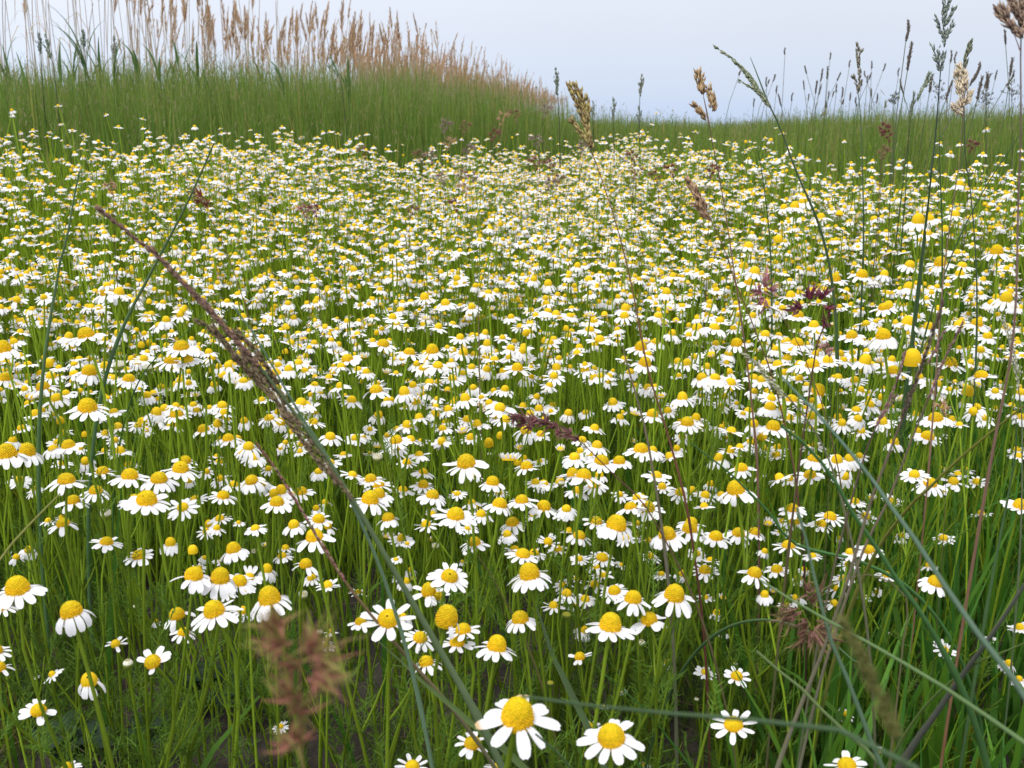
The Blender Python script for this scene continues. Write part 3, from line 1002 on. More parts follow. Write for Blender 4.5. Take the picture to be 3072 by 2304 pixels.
# tall meadow grass behind the flowers
mb = MB()


def grass_band(n, ya, yb, hmul=1.0, wmul=1.0):
    y0 = np.sqrt(rng.uniform(ya ** 2, yb ** 2, n))
    x0 = rng.uniform(-1, 1, n) * (.62 * y0 + .5)
    az = x0 / y0
    far = np.interp(az, AZ, FAR)
    nz = np.array([mnoise.noise(Vector((a * 2.3, b * 2.3, 5.0))) for a, b in zip(x0, y0)])
    nh = np.array([mnoise.noise(Vector((a * 7.0, b * 7.0, 25.0))) for a, b in zip(x0, y0)])
    ok = (y0 > far - .25 + .35 * nz)
    x0, y0, az, nz, far, nh = x0[ok], y0[ok], az[ok], nz[ok], far[ok], nh[ok]
    n = len(x0)
    edge = S((y0 - far + .25) / .7)
    above = np.interp(az, [-.6, -.51, -.3, -.1, -.05, 0, .04, .066, .13, .2, .3, .5], [50, 51, 54, 51, 43, 36, 20, 12, 4, 0, 9, 14])
    target = CAM_H + above / FPX * np.minimum(y0, 4.6)
    h = np.maximum(.14, target - terrain(x0, y0)) * rng.uniform(.72, 1.10, n) * (.6 + .4 * edge) * (1 + .06 * nz + .16 * nh) * hmul
    pos = np.stack([x0, y0, terrain(x0, y0) - .01], 1)
    g0 = mixcol(n, (.045, .125, .012), (.10, .185, .02), .4)
    g1 = mixcol(n, (.10, .195, .026), (.20, .245, .055), .35)
    dead = rng.random(n) < .05
    g0[dead] = g0[dead] * np.array([2.2, 1.1, 2.0])
    g1[dead] = g1[dead] * np.array([1.9, 1.15, 1.7])
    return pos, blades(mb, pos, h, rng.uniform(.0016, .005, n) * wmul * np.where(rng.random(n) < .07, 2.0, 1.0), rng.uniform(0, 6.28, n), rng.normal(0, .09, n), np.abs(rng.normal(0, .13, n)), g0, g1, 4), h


p1, tips1, h1 = grass_band(52000, 1.7, 5.0)
p2, tips2, h2 = grass_band(17500, 5.0, 11.0, 1.0, 1.7)
p3, tips3, h3 = grass_band(9000, 11.0, 45.0, 1.0, 4.0)
# loose grey-purple flowering tops
tips = np.concatenate([tips1, tips2])
sel = rng.random(len(tips)) < .13
tp = tips[sel]
n = len(tp)
for k in range(7):
    off = np.stack([rng.normal(0, .009, n), rng.normal(0, .009, n), -rng.uniform(-.015, .085, n)], 1)
    blades(mb, tp + off, rng.uniform(.006, .016, n), rng.uniform(.0015, .0032, n), rng.uniform(0, 6.28, n), rng.normal(0, .5, n), rng.normal(0, .2, n),
           mixcol(n, (.16, .19, .055), (.26, .22, .12)), mixcol(n, (.2, .21, .08), (.3, .25, .15)), 2)
tag(mb.build('meadow_grass', M_GRASS), 'tall fine meadow grass with hazy flowering tops behind the chamomile', 'grass', None, 'stuff')

# ------------------------------------------------------------------ reeds
DRYC = np.array([0.58, 0.42, 0.27])


def plume_template(seed, n=115, low=False):
    """feathery one-sided reed plume of unit height hanging off +Z, nodding to +X"""
    r = random.Random(seed)
    m = MB()
    dense = r.uniform(.75, 1.2)
    ax = [np.array([.05 * s + .16 * s * s, 0, s]) for s in np.linspace(0, 1, 7)]
    tube(m, ax, np.linspace(.012, .004, 7), 3, DRYC * .8)
    for k in range(n):
        s = r.uniform(.0, .93)
        o = np.array([.05 * s + .16 * s * s, 0, s])
        a = r.gauss(0, 1.3)
        Ln = (.30 * (1 - s) ** .7 + .09) * r.uniform(.6, 1.1) * dense
        d = nrm((math.cos(a) * .30, math.sin(a) * .30, 1.0))
        e = o + d * Ln + np.array([.1 * Ln, 0, -.25 * Ln])
        w = r.uniform(.010, .022) * (1.6 if low else 1)
        c = DRYC * r.uniform(.6, 1.15) * np.array([1.0, r.uniform(.88, 1.0), r.uniform(.8, 1.0)])
        ribbon(m, [o, (o + e) / 2 + np.array([0, 0, .02]), e], [w * .5, w, w * .3], (r.uniform(-1, 1), r.uniform(-1, 1), 0), c)
    return m


PLUMES = []
for k in range(7):
    PLUMES.append(plume_template(900 + k).mesh('plume', M_DRY))
PLOW = [plume_template(950 + k, 26, True).arrays() for k in range(4)]

# the bed runs away from the left foreground; its near edge bends to the right with distance
EY = np.array([4.2, 5.2, 6.5, 8, 10, 13, 18, 25, 45])
EX = np.array([-1.9, -1.85, -1.55, -.95, -.62, -.30, .25, .85, 2.8])


def reed_top(y):
    return np.interp(y, [4, 5, 6.5, 8, 13, 25, 45], [1.55, 1.45, 1.35, 1.23, 1.22, 1.24, 1.28])


REEDS = []
tries = 0
rp = []
while len(rp) < 3600 and tries < 60000:
    tries += 1
    y = 4.3 + 40 * random.random() ** 1.5
    edge = float(np.interp(y, EY, EX))
    x = edge - abs(random.gauss(0, .4)) * (1 + y * .05) - random.random() * (1.3 if y < 9 else 2.2)
    az = x / y
    keep_p = (.3 if y < 6 else .05) if az < -.36 else (.28 if az < -.15 else (.75 if y < 10 else 1.0))
    if az < -.7 or random.random() > keep_p:
        continue
    rp.append((x, y))
rp.sort(key=lambda q: q[1])
cnt = 0
mbf = MB()
stm = {k: ([], []) for k in range(4)}
for (x, y) in rp:
    gz = float(terrain(x, y))
    top = float(reed_top(y)) * random.uniform(.86, 1.08)
    H = top - gz
    u, v, t = proj((x, y, top))
    u0, v0, t0 = proj((x, y, .6))
    if u0 < -60:
        continue
    pl = random.uniform(.14, .23) if y < 8 else random.uniform(.17, .27)
    lean = np.array([random.gauss(.02, .05), random.gauss(0, .04)])
    C = smooth_curve([(0, 0, 0), (lean[0] * .4, lean[1] * .4, H * .5), (lean[0], lean[1], H - pl * .8)], 6)
    rs = np.linspace(.0034, .0018, 6) * (.75 if y < 6 else 1)
    if cnt < 190 and y < 10.5 and -4 < u0 < 560:
        cnt += 1
        root = thing('reed', (x, y, gz - .01), None, 'reed', 'dry reeds of the reed bed')
        m = MB()
        c = np.array([0.58, 0.49, 0.38]) * random.uniform(.8, 1.1)
        tube(m, C, rs, 5, c)
        stem_o = m.build('stem', M_DRY, root)
        if random.random() < .55:
            m = MB()
            for q in range(1):
                i0 = random.randint(2, 4)
                a = random.uniform(0, 6.28)
                ln = random.uniform(.10, .24)
                d = np.array([math.cos(a), math.sin(a), 0])
                b0 = C[i0]
                ribbon(m, [b0, b0 + d * ln * .35 + [0, 0, ln * .5], b0 + d * ln * .8 + [0, 0, ln * .35], b0 + d * ln + [0, 0, -ln * .2]], [.005, .007, .005, .001], np.cross(d, (0, 0, 1)), c * 1.05)
            m.build('dry_leaf', M_DRY, stem_o)
        bare = random.random() < (.8 if u0 < 110 else .08)
        if not bare:
            o = bpy.data.objects.new('plume', PLUMES[random.randrange(7)])
            COL.objects.link(o)
            o.parent = root
            o.location = C[-1]
            k = random.uniform(.75, 1.05)
            o.scale = (pl * k, pl * k, pl)
            o.rotation_euler = (random.gauss(0, .1), random.gauss(0, .12), random.gauss(.0, 1.2))
        REEDS.append(dict(u=u, v=v, root=root, y=y, bare=bare, lean=lean[0], H=H, pl=pl))
    else:
        base = np.array([x, y, gz - .01])
        tube(mbf, C + base, rs * 1.1, 3, np.array([0.58, 0.47, 0.34]) * random.uniform(.8, 1.1))
        k = random.randrange(4)
        stm[k][0].append(tiltm((random.gauss(0, .1), random.gauss(0, .1), 1)) @ rotz(random.gauss(0, 1.2)) * pl * random.uniform(1, 1.2))
        stm[k][1].append(C[-1] + base)
for k in range(4):
    if stm[k][0]:
        nn = len(stm[k][0])
        stamp(mbf, PLOW[k], np.array(stm[k][0]), np.array(stm[k][1]), rng.uniform(.85, 1.15, (nn, 1)) * np.array([[1.05, 1.0, .95]]))
tag(mbf.build('reed_bed', M_DRY), 'dense bed of tan reeds receding behind the tall grass', 'reeds', None, 'stuff')

# ------------------------------------------------------------------ seed-head pieces for the tall grasses
def spikelet_tpl():
    v = np.array([[0, 0, 0], [.16, 0, .4], [0, .12, .4], [-.16, 0, .4], [0, -.12, .4], [0, 0, 1.0]])
    t = np.array([[0, 2, 1], [0, 3, 2], [0, 4, 3], [0, 1, 4], [5, 1, 2], [5, 2, 3], [5, 3, 4], [5, 4, 1]])
    return (v, np.ones((6, 3)), np.zeros((0, 4), int), np.zeros(0, int), t, np.zeros(8, int))


SPK = spikelet_tpl()


def spikelets(mb, P, n, length, spread, ca, cb, angle=.35, profile=None):
    """n spikelets around axis P (top first)"""
    P = np.asarray(P)
    Ms, Ts, Cs = [], [], []
    ca, cb = np.array(ca) * 1.3, np.array(cb) * 1.35
    for k in range(n):
        s = random.random()
        i = s * (len(P) - 1)
        i0 = min(int(i), len(P) - 2)
        o = P[i0] + (P[i0 + 1] - P[i0]) * (i - i0)
        ax = nrm(P[i0] - P[i0 + 1])
        rv = nrm(np.cross(ax, rng.normal(size=3)))
        pr = 1.0 if profile is None else float(np.interp(s, [a for a, _ in profile], [b for _, b in profile]))
        d = nrm(ax + rv * random.uniform(.3, 1.3) * angle * pr)
        Ms.append(tiltm(d) * length * random.uniform(.7, 1.2))
        Ts.append(o + rv * spread * pr * random.uniform(.1, 1) - ax * length * .3)
        Cs.append((ca + (cb - ca) * random.random()) * random.uniform(.75, 1.2))
    stamp(mb, SPK, np.array(Ms), np.array(Ts), np.array(Cs))


def tuft(mb, c, ax, n, length, ca, cb, width=.0011, spread=1.0):
    """spiky proliferating tuft: curved pointed leaflets radiating from c around ax"""
    for k in range(n):
        rv = rng.normal(size=3)
        d = nrm(nrm(ax) + rv * .6 * spread)
        ln = length * random.uniform(.5, 1.1)
        o = np.asarray(c) + rng.normal(size=3) * length * .1
        m_ = o + d * ln * .5
        e = o + d * ln + rng.normal(size=3) * ln * .18
        t = random.random()
        c0 = np.array(ca) * random.uniform(.8, 1.2)
        c1 = (np.array(cb) if t < .7 else np.array(ca)) * random.uniform(.8, 1.2)
        if t < .3:
            c0 = (c0 + c1) / 2
        w = width * random.uniform(.7, 1.3)
        ribbon(mb, smooth_curve([o, m_, e], 5), [w * .6, w, w * .8, w * .5, w * .1], rng.normal(size=3), np.array([c0 + (c1 - c0) * q for q in (0, .25, .5, .8, 1)]), fold=.2)


def to_ground(P3):
    """carry the visible curve (top first) on down to the soil"""
    P3 = list(P3)
    d = nrm(P3[-1] - P3[-2])
    p = P3[-1].copy()
    for k in range(200):
        if p[2] <= terrain(p[0], p[1]) - .004:
            break
        d = nrm(d * .9 + np.array([0, 0.015, -1.0]) * .1)
        if d[2] > -.12:
            d = nrm(d + np.array([0, 0, -.1]))
        p = p + d * .012
        if k % 3 == 2:
            P3.append(p.copy())
    P3.append(p.copy())
    return P3


GR = 'tall grass stalks rising above the flowers'
LAND = []       # landmarks for the labels of the flowers: (u, v, phrase)


def stalk(name, label, pts, t0, t1, wpx, col_top, col_bot, head=None, land=None, cat='grass stalk', group=GR, flat=False, ground=True):
    """pts: [(crop, x, y), ...] from the tip down; t0/t1 = distance at first/last point; wpx = stem width in enlarged-photo px"""
    uvs = [uv(*q) for q in pts]
    n = len(uvs)
    P3 = [unproj(u, v, t0 + (t1 - t0) * k / (n - 1)) for k, (u, v) in enumerate(uvs)]
    nvis = len(P3)
    if ground:
        P3 = to_ground(P3)
    base = P3[-1]
    C = smooth_curve(P3, 34) - base
    tm = (t0 + t1) / 2
    r = wpx * (1.42 if tm < .5 else 1.15) / 6.48 * tm / FPX / 2
    root = thing(name, base, label, cat, group)
    f = np.linspace(0, 1, 34)
    cols = np.array([np.array(col_top) + (np.array(col_bot) - np.array(col_top)) * min(1, q * 1.6) for q in f])
    m = MB()
    if flat:
        ribbon(m, C, 2 * r * np.clip(.12 + f * 4, 0, 1), CX + np.array([0, -.3, .4]), cols, fold=.22)
        m.build('blade', M_GRASS, root)
    else:
        taper = np.clip(.35 + f * 1.5, 0, 1)
        for nd in (random.uniform(.3, .5), random.uniform(.65, .85)):
            taper = taper * (1 + .32 * np.exp(-((f - nd) / .018) ** 2))
        tube(m, C, r * taper, 7, cols)
        m.build('stem', M_STEM, root)
    if head:
        m = MB()
        head(m, [p - base for p in P3[:nvis]], tm)
        m.build('seed_head', M_SEED, root)
    if land:
        LAND.append((uvs[0][0], uvs[0][1], land))
    return root


PURP = (0.12, 0.045, 0.07)
PURPG = (0.10, 0.09, 0.06)
BLUEG = (0.15, 0.24, 0.14)
DKG = (0.07, 0.18, 0.05)
RED = (0.22, 0.12, 0.055)
TAN = (0.28, 0.20, 0.11)
BRN = (0.13, 0.085, 0.035)
OLV = (0.16, 0.14, 0.04)


def along(pts, t):
    return [unproj(*uv(*q), t) for q in pts]


def head_fn(branches, n, lenpx, spreadpx, ca, cb, angle=.3, profile=None, thin=None):
    """branches: list of polylines [(crop,x,y)...] tip first, read from the photo"""
    def fn(m, _P, tm, base=[None]):
        pass
    fn.data = (branches, n, lenpx, spreadpx, ca, cb, angle, profile, thin)
    return fn


def panicle(root, tm, branches, n, lenpx, spreadpx, ca, cb, angle=.3, profile=None, rach=None, dt=0.0):
    base = np.array(root.location)
    m = MB()
    k = tm / FPX / 6.48
    for bi, br in enumerate(branches):
        n_ = len(br)
        P = np.array([unproj(*uv(*q), tm + dt * (i / max(1, n_ - 1))) for i, q in enumerate(br)]) - base
        C = smooth_curve(P, 14)
        if rach:
            tube(m, C, np.linspace(.25, 1, 14) * rach * k / 2, 4, (np.array(ca) + np.array(cb)) / 2)
        spikelets(m, C, n if not isinstance(n, (list, tuple)) else n[bi], lenpx * k, spreadpx * k, ca, cb, angle, profile)
    return m.build('seed_head', M_SEED, root)


# 1 big leaning stalk with purple panicle, left of centre
r = stalk('grass_stalk', 'thick blue green grass stalk leaning left with a long purple tapering seed head', [('D', 560, 790), ('D', 660, 925), ('D', 750, 1060), ('D', 850, 1230), ('D', 925, 1360), ('D', 1035, 1555)],
          .35, .39, 36, (.12, .17, .075), (.115, .165, .08), land='the big leaning purple grass head')
panicle(r, .33, [[('D', 212, 450), ('D', 262, 490), ('D', 330, 545), ('D', 380, 595), ('D', 450, 668)], [('D', 330, 540), ('D', 395, 610), ('D', 455, 672), ('D', 510, 735), ('D', 560, 790)]], [200, 300], 52, 12, (.10, .055, .045), (.16, .10, .065), .13, rach=18, dt=.01)
panicle(r, .345, [[('D', 425, 690), ('D', 480, 735), ('D', 530, 800), ('D', 590, 860), ('D', 650, 920)], [('D', 440, 655), ('D', 500, 725), ('D', 560, 800), ('D', 620, 870)], [('D', 520, 760), ('D', 590, 860), ('D', 660, 960), ('D', 730, 1045)],
                  [('D', 455, 700), ('D', 520, 780), ('D', 570, 840)], [('D', 510, 715), ('D', 560, 770), ('D', 600, 830)], [('D', 610, 880), ('D', 690, 980), ('D', 760, 1080)]],
        [170, 280, 230, 110, 120, 30], 52, 17, (.105, .065, .045), (.17, .14, .07), .16, rach=16, dt=.01)
LAND.append((*uv('D', 700, 990), 'the stem of the big leaning purple grass'))
stalk('grass_plant', 'slender blue green blade running beside the big purple grass head', [('ML', 1510, 320), ('ML', 1640, 500), ('ML', 1760, 700), ('ML', 1860, 880), ('ML', 1960, 1050), ('ML', 2080, 1230), ('ML', 2190, 1420)], .34, .37, 22, BLUEG, BLUEG, ground=True, group=GR)
# 2
r = stalk('grass_stalk', 'thin grass stalk with a narrow reddish tip leaning left under the big purple one', [('D', 552, 955), ('D', 600, 1020), ('D', 650, 1100), ('D', 720, 1220), ('D', 795, 1320), ('D', 880, 1420), ('D', 1000, 1560)], .38, .42, 20, RED, (.12, .14, .075), land='the thin reddish tipped grass stalk')
panicle(r, .385, [[('D', 552, 955), ('D', 600, 1020), ('D', 640, 1085), ('D', 690, 1165), ('D', 745, 1255)]], 90, 46, 5, (.17, .05, .07), (.16, .15, .07), .14)
stalk('grass_plant', 'flat pale green blade crossing the lower centre behind the two nearest flowers', [('BC', 215, 815), ('BC', 400, 980), ('BC', 560, 1130), ('BC', 720, 1260), ('BC', 880, 1400), ('BC', 1060, 1540)], .42, .40, 36, (.12, .18, .06), (.10, .16, .05), flat=True)
# 3
r = stalk('grass_stalk', 'reddish grass stalk with the largest brown plump seed head above the field', [('D', 1268, 300), ('D', 1290, 360), ('D', 1330, 480), ('D', 1365, 620), ('D', 1400, 800), ('D', 1440, 930), ('D', 1480, 1080), ('D', 1500, 1200)], .52, .56, 13, RED, (.14, .045, .04), land='the largest plump brown seed head')
panicle(r, .52, [[('TC', 1475, 545), ('TC', 1510, 640), ('TC', 1545, 720), ('TC', 1580, 800)], [('TC', 1515, 545), ('TC', 1545, 640), ('TC', 1575, 720), ('TC', 1600, 790)], [('TC', 1585, 625), ('TC', 1598, 700), ('TC', 1590, 780)],
                 [('TC', 1545, 590), ('TC', 1560, 660), ('TC', 1575, 740)], [('TC', 1485, 770), ('TC', 1530, 830), ('TC', 1575, 890), ('TC', 1600, 930)], [('TC', 1590, 800), ('TC', 1605, 880), ('TC', 1618, 960)]],
        [100, 100, 70, 60, 75, 75], 46, 11, (.12, .075, .035), (.30, .25, .09), .3, rach=8)
# 4
r = stalk('grass_stalk', 'thin grass stalk whose brown seed head splits into three small clumps', [('TR', 135, 625), ('TR', 165, 780), ('TR', 200, 960), ('TR', 235, 1140), ('TR', 270, 1330), ('TR', 310, 1600), ('MR', 400, 560), ('MR', 450, 980)], .6, .66, 11, (.22, .14, .09), (.22, .12, .06), land='the three-clumped brown seed head')
panicle(r, .6, [[('TR', 95, 465), ('TR', 105, 530), ('TR', 125, 605)], [('TR', 125, 490), ('TR', 120, 550), ('TR', 125, 605)], [('TR', 160, 550), ('TR', 180, 620), ('TR', 190, 690)], [('TR', 185, 610), ('TR', 205, 660), ('TR', 195, 715)], [('TR', 75, 680), ('TR', 110, 715), ('TR', 150, 770)]],
        [45, 30, 40, 25, 40], 50, 15, (.17, .10, .05), (.36, .27, .15), .35, rach=6)
panicle(r, .6, [[('TR', 130, 600), ('TR', 150, 690), ('TR', 172, 800)]], 4, 30, 4, (.17, .1, .08), (.2, .1, .08), .2, rach=9)
# 5
r = stalk('grass_stalk', 'grass stalk with a narrow spike-shaped brown seed head tilted left over the flowers', [('TR', 190, 1440), ('TR', 235, 1540), ('TR', 285, 1650), ('MR', 330, 150), ('MR', 410, 330), ('MR', 500, 560), ('MR', 560, 720), ('MR', 640, 1000)], .58, .62, 11, RED, (.13, .06, .05), land='the tilted spike-shaped brown seed head')
panicle(r, .58, [[('TR', 30, 1160), ('TR', 70, 1240), ('TR', 110, 1310), ('TR', 150, 1380), ('TR', 190, 1440)], [('TR', 55, 1190), ('TR', 110, 1280), ('TR', 150, 1350)], [('TR', 75, 1320), ('TR', 120, 1370), ('TR', 175, 1425)]], [80, 50, 30], 50, 12, (.15, .085, .05), (.32, .22, .13), .28, rach=8)
# 6
r = stalk('grass_stalk', 'blue green grass stalk arching left with a feathery drooping seed head against the sky', [('TR', 560, 680), ('TR', 620, 800), ('TR', 680, 960), ('TR', 740, 1120), ('TR', 815, 1290), ('TR', 870, 1420)], .72, .8, 20, (.13, .19, .11), (.08, .15, .05), land='the arching blue green grass head')
panicle(r, .72, [[('TR', 198, 302), ('TR', 270, 345), ('TR', 340, 400), ('TR', 400, 455), ('TR', 470, 540), ('TR', 560, 680)], [('TR', 365, 525), ('TR', 430, 560), ('TR', 500, 620), ('TR', 560, 690)], [('TR', 330, 390), ('TR', 420, 490), ('TR', 500, 600)], [('TR', 400, 470), ('TR', 470, 570), ('TR', 540, 670)]],
        [130, 60, 70, 70], 32, 7, (.12, .16, .09), (.25, .26, .17), .2, rach=6)
base_ = np.array(r.location)
m = MB()
P = np.array([unproj(*uv('TR', a, b), .72) for a, b in ((438, 370), (470, 450), (505, 540), (535, 620), (570, 700))]) - base_
ribbon(m, smooth_curve(P, 10), np.linspace(.0004, .0017, 10), CX, np.array([.09, .14, .09]), fold=.2)
m.build('leaf', M_GRASS, r)
# 7
r = stalk('grass_stalk', 'straight slim green grass stalk with a narrow knobbly seed head', [('TR', 1135, 590), ('TR', 1150, 720), ('TR', 1160, 900), ('TR', 1165, 1100), ('TR', 1170, 1300), ('TR', 1172, 1400)], 1.0, 1.05, 12, (.12, .17, .09), (.07, .13, .04), land='the straight slim green grass stalk')
panicle(r, 1.0, [[('TR', 1132, 285), ('TR', 1135, 360), ('TR', 1142, 430), ('TR', 1148, 500), ('TR', 1140, 590)], [('TR', 1165, 320), ('TR', 1145, 370), ('TR', 1140, 420)], [('TR', 1100, 490), ('TR', 1125, 540), ('TR', 1142, 600)]], [70, 15, 18], 36, 9, (.09, .085, .06), (.2, .18, .13), .3, rach=6)
# 8
r = stalk('grass_stalk', 'tall dark grass stalk with a loose bluish seed head touching the top edge', [('TR', 1690, 330), ('TR', 1672, 450), ('TR', 1660, 600), ('TR', 1648, 760), ('TR', 1638, 880), ('TR', 1615, 1100), ('TR', 1590, 1340)], .8, .86, 14, (.075, .09, .09), (.055, .11, .035), land='the tall dark loose seed head at the top')
panicle(r, .8, [[('TR', 1700, -60), ('TR', 1695, 60), ('TR', 1690, 160), ('TR', 1692, 300)], [('TR', 1735, -20), ('TR', 1715, 50), ('TR', 1698, 120)], [('TR', 1765, 45), ('TR', 1735, 100), ('TR', 1700, 170)], [('TR', 1755, 145), ('TR', 1725, 200), ('TR', 1700, 260)], [('TR', 1632, 95), ('TR', 1650, 150), ('TR', 1685, 230)],
                [('TR', 1618, 290), ('TR', 1635, 360), ('TR', 1665, 460)], [('TR', 1660, 300), ('TR', 1660, 370), ('TR', 1665, 460)], [('TR', 1695, 340), ('TR', 1685, 410), ('TR', 1672, 470)]],
        [75, 30, 36, 36, 24, 22, 20, 20], 38, 8, (.08, .10, .10), (.17, .2, .15), .3, rach=5)
# 9
r = stalk('grass_stalk', 'pinkish grass stalk with a pale fluffy cream seed head at the right', [('TR', 1800, 640), ('TR', 1815, 760), ('TR', 1800, 1000), ('TR', 1770, 1200), ('TR', 1735, 1440), ('MR', 1700, 40), ('MR', 1665, 420), ('MR', 1640, 800)], .55, .6, 11, (.26, .18, .12), (.26, .15, .09), land='the pale fluffy cream seed head')
panicle(r, .55, [[('TR', 1790, 420), ('TR', 1800, 480), ('TR', 1825, 560)], [('TR', 1820, 450), ('TR', 1825, 520), ('TR', 1830, 580)], [('TR', 1770, 470), ('TR', 1790, 540), ('TR', 1810, 600)], [('TR', 1790, 570), ('TR', 1800, 630), ('TR', 1805, 690)], [('TR', 1860, 590), ('TR', 1845, 640), ('TR', 1825, 680)], [('TR', 1755, 680), ('TR', 1775, 710), ('TR', 1805, 740)]],
        [70, 60, 60, 66, 44, 50], 40, 17, (.28, .21, .13), (.55, .48, .35), .4, rach=6)
panicle(r, .55, [[('TR', 1835, 560), ('TR', 1825, 640), ('TR', 1815, 760)]], 4, 30, 4, (.17, .1, .08), (.2, .1, .08), .2, rach=9)
r = stalk('grass_stalk', 'dark spike-shaped seed head on a green stalk just behind the fluffy cream one', [('TR', 1820, 440), ('TR', 1825, 700), ('TR', 1830, 1000), ('TR', 1860, 1200), ('TR', 1890, 1520)], .7, .75, 11, (.08, .11, .07), (.07, .13, .05))
panicle(r, .7, [[('TR', 1868, 270), ('TR', 1850, 330), ('TR', 1835, 390), ('TR', 1820, 440)]], 60, 42, 11, (.075, .085, .055), (.15, .16, .11), .25, rach=6)
# 10
r = stalk('grass_stalk', 'tall grass stalk at the right edge with purple brown plumes cut by the frame', [('TR', 2195, 120), ('TR', 2190, 400), ('TR', 2192, 700), ('TR', 2188, 1000), ('TR', 2175, 1300), ('MR', 2160, 300), ('MR', 2120, 700), ('MR', 2050, 1050), ('MR', 1985, 1400)], .36, .4, 16, (.19, .13, .12), (.22, .12, .06), land='the plumed grass stalk at the right edge')
panicle(r, .36, [[('TR', 2040, 60), ('TR', 2070, 110), ('TR', 2110, 165)], [('TR', 2075, 60), ('TR', 2100, 120), ('TR', 2125, 175)], [('TR', 2130, -10), ('TR', 2155, 60), ('TR', 2190, 130)], [('TR', 2185, -30), ('TR', 2195, 60), ('TR', 2198, 150)], [('TR', 2140, 165), ('TR', 2170, 200), ('TR', 2190, 240)], [('TR', 2210, 20), ('TR', 2205, 120), ('TR', 2196, 230)]],
        [50, 40, 50, 60, 25, 40], 62, 18, (.12, .075, .06), (.3, .22, .15), .35, rach=7)
panicle(r, .36, [[('TR', 2110, 165), ('TR', 2150, 230), ('TR', 2188, 330)]], 3, 30, 4, (.14, .1, .13), (.2, .1, .08), .2, rach=9)
# 12 crossing purple heads on grey stalks
r = stalk('grass_stalk', 'dark leaning grass stalk with a long slim purple seed head right of centre', [('MR', 1690, 290), ('MR', 1640, 450), ('MR', 1570, 650), ('MR', 1500, 850), ('MR', 1440, 1010), ('MR', 1330, 1300), ('MR', 1215, 1600), ('BR', 1090, 380), ('BR', 980, 700), ('BR', 890, 950), ('BR', 700, 1420)], .30, .36, 21, (.16, .11, .085), (.18, .19, .11), land='the slim dark purple grass head right of centre')
panicle(r, .302, [[('MR', 1690, 290), ('MR', 1655, 400), ('MR', 1610, 530), ('MR', 1560, 680), ('MR', 1500, 850), ('MR', 1440, 1010)], [('MR', 1580, 620), ('MR', 1530, 760), ('MR', 1470, 900), ('MR', 1420, 1050)]], [150, 80], 40, 13, (.08, .05, .05), (.13, .11, .06), .16, rach=16, dt=.015)
r = stalk('grass_stalk', 'grey purple grass stalk with a thin seed head fanning out to the right', [('MR', 1815, 430), ('MR', 1740, 580), ('MR', 1660, 760), ('MR', 1590, 930), ('MR', 1520, 1100), ('MR', 1450, 1280), ('MR', 1330, 1590), ('BR', 1200, 180), ('BR', 1080, 500)], .34, .4, 16, (.2, .13, .10), (.18, .19, .115))
panicle(r, .34, [[('MR', 1815, 430), ('MR', 1770, 520), ('MR', 1700, 660), ('MR', 1640, 810), ('MR', 1590, 930)], [('MR', 1695, 490), ('MR', 1640, 600), ('MR', 1590, 700)]], [60, 30], 38, 7, (.12, .05, .07), (.18, .12, .1), .14, rach=9)
r = stalk('grass_stalk', 'purple grass stalk leaning right with a sparse thin seed head among the flowers', [('MR', 1450, 610), ('MR', 1400, 790), ('MR', 1340, 930), ('MR', 1270, 1070), ('MR', 1190, 1260), ('MR', 1100, 1560)], .42, .46, 13, (.14, .06, .08), (.13, .16, .08))
panicle(r, .42, [[('MR', 1440, 620), ('MR', 1390, 800), ('MR', 1340, 930), ('MR', 1260, 1090)], [('MR', 1380, 900), ('MR', 1320, 1000), ('MR', 1250, 1110)]], [55, 25], 36, 6, (.15, .06, .08), (.2, .14, .11), .18, rach=7)
# 13 big blue-green stalk across the right
r = stalk('grass_stalk', 'blue green stalk slanting down to the right edge', [('MR', 640, 780), ('MR', 720, 870), ('MR', 800, 940), ('MR', 950, 1110), ('MR', 1150, 1350), ('MR', 1300, 1540), ('BR', 1390, 30), ('BR', 1560, 250), ('BR', 1750, 560), ('BR', 1960, 850), ('BR', 2220, 1200)], .33, .22, 32, (.085, .15, .10), (.085, .125, .075), land='the blue green slanting stalk')
r = stalk('grass_stalk', 'pale cream feathery seed head slanting on a thin stalk at the right', [('MR', 390, 630), ('MR', 470, 690), ('MR', 560, 790), ('MR', 640, 870), ('MR', 760, 1000), ('MR', 870, 1160), ('MR', 960, 1350), ('BR', 1060, 40)], .45, .48, 14, (.2, .2, .12), (.12, .13, .07))
panicle(r, .45, [[('MR', 390, 630), ('MR', 470, 690), ('MR', 560, 790), ('MR', 650, 890)], [('MR', 500, 740), ('MR', 580, 830), ('MR', 660, 920)]], [70, 40], 34, 9, (.22, .22, .13), (.36, .36, .25), .2, rach=6)
r = stalk('grass_stalk', 'pale seed head with tiny cream grains at the right edge', [('MR', 2075, 400), ('MR', 2100, 520), ('MR', 2140, 680), ('MR', 2170, 830), ('MR', 2195, 1000), ('MR', 2200, 1200)], .5, .52, 12, (.2, .2, .13), (.1, .15, .07))
panicle(r, .5, [[('MR', 2075, 400), ('MR', 2110, 520), ('MR', 2145, 680), ('MR', 2180, 860)], [('MR', 2095, 440), ('MR', 2130, 560), ('MR', 2190, 780)]], [80, 50], 28, 12, (.24, .24, .16), (.42, .42, .32), .25, rach=6)
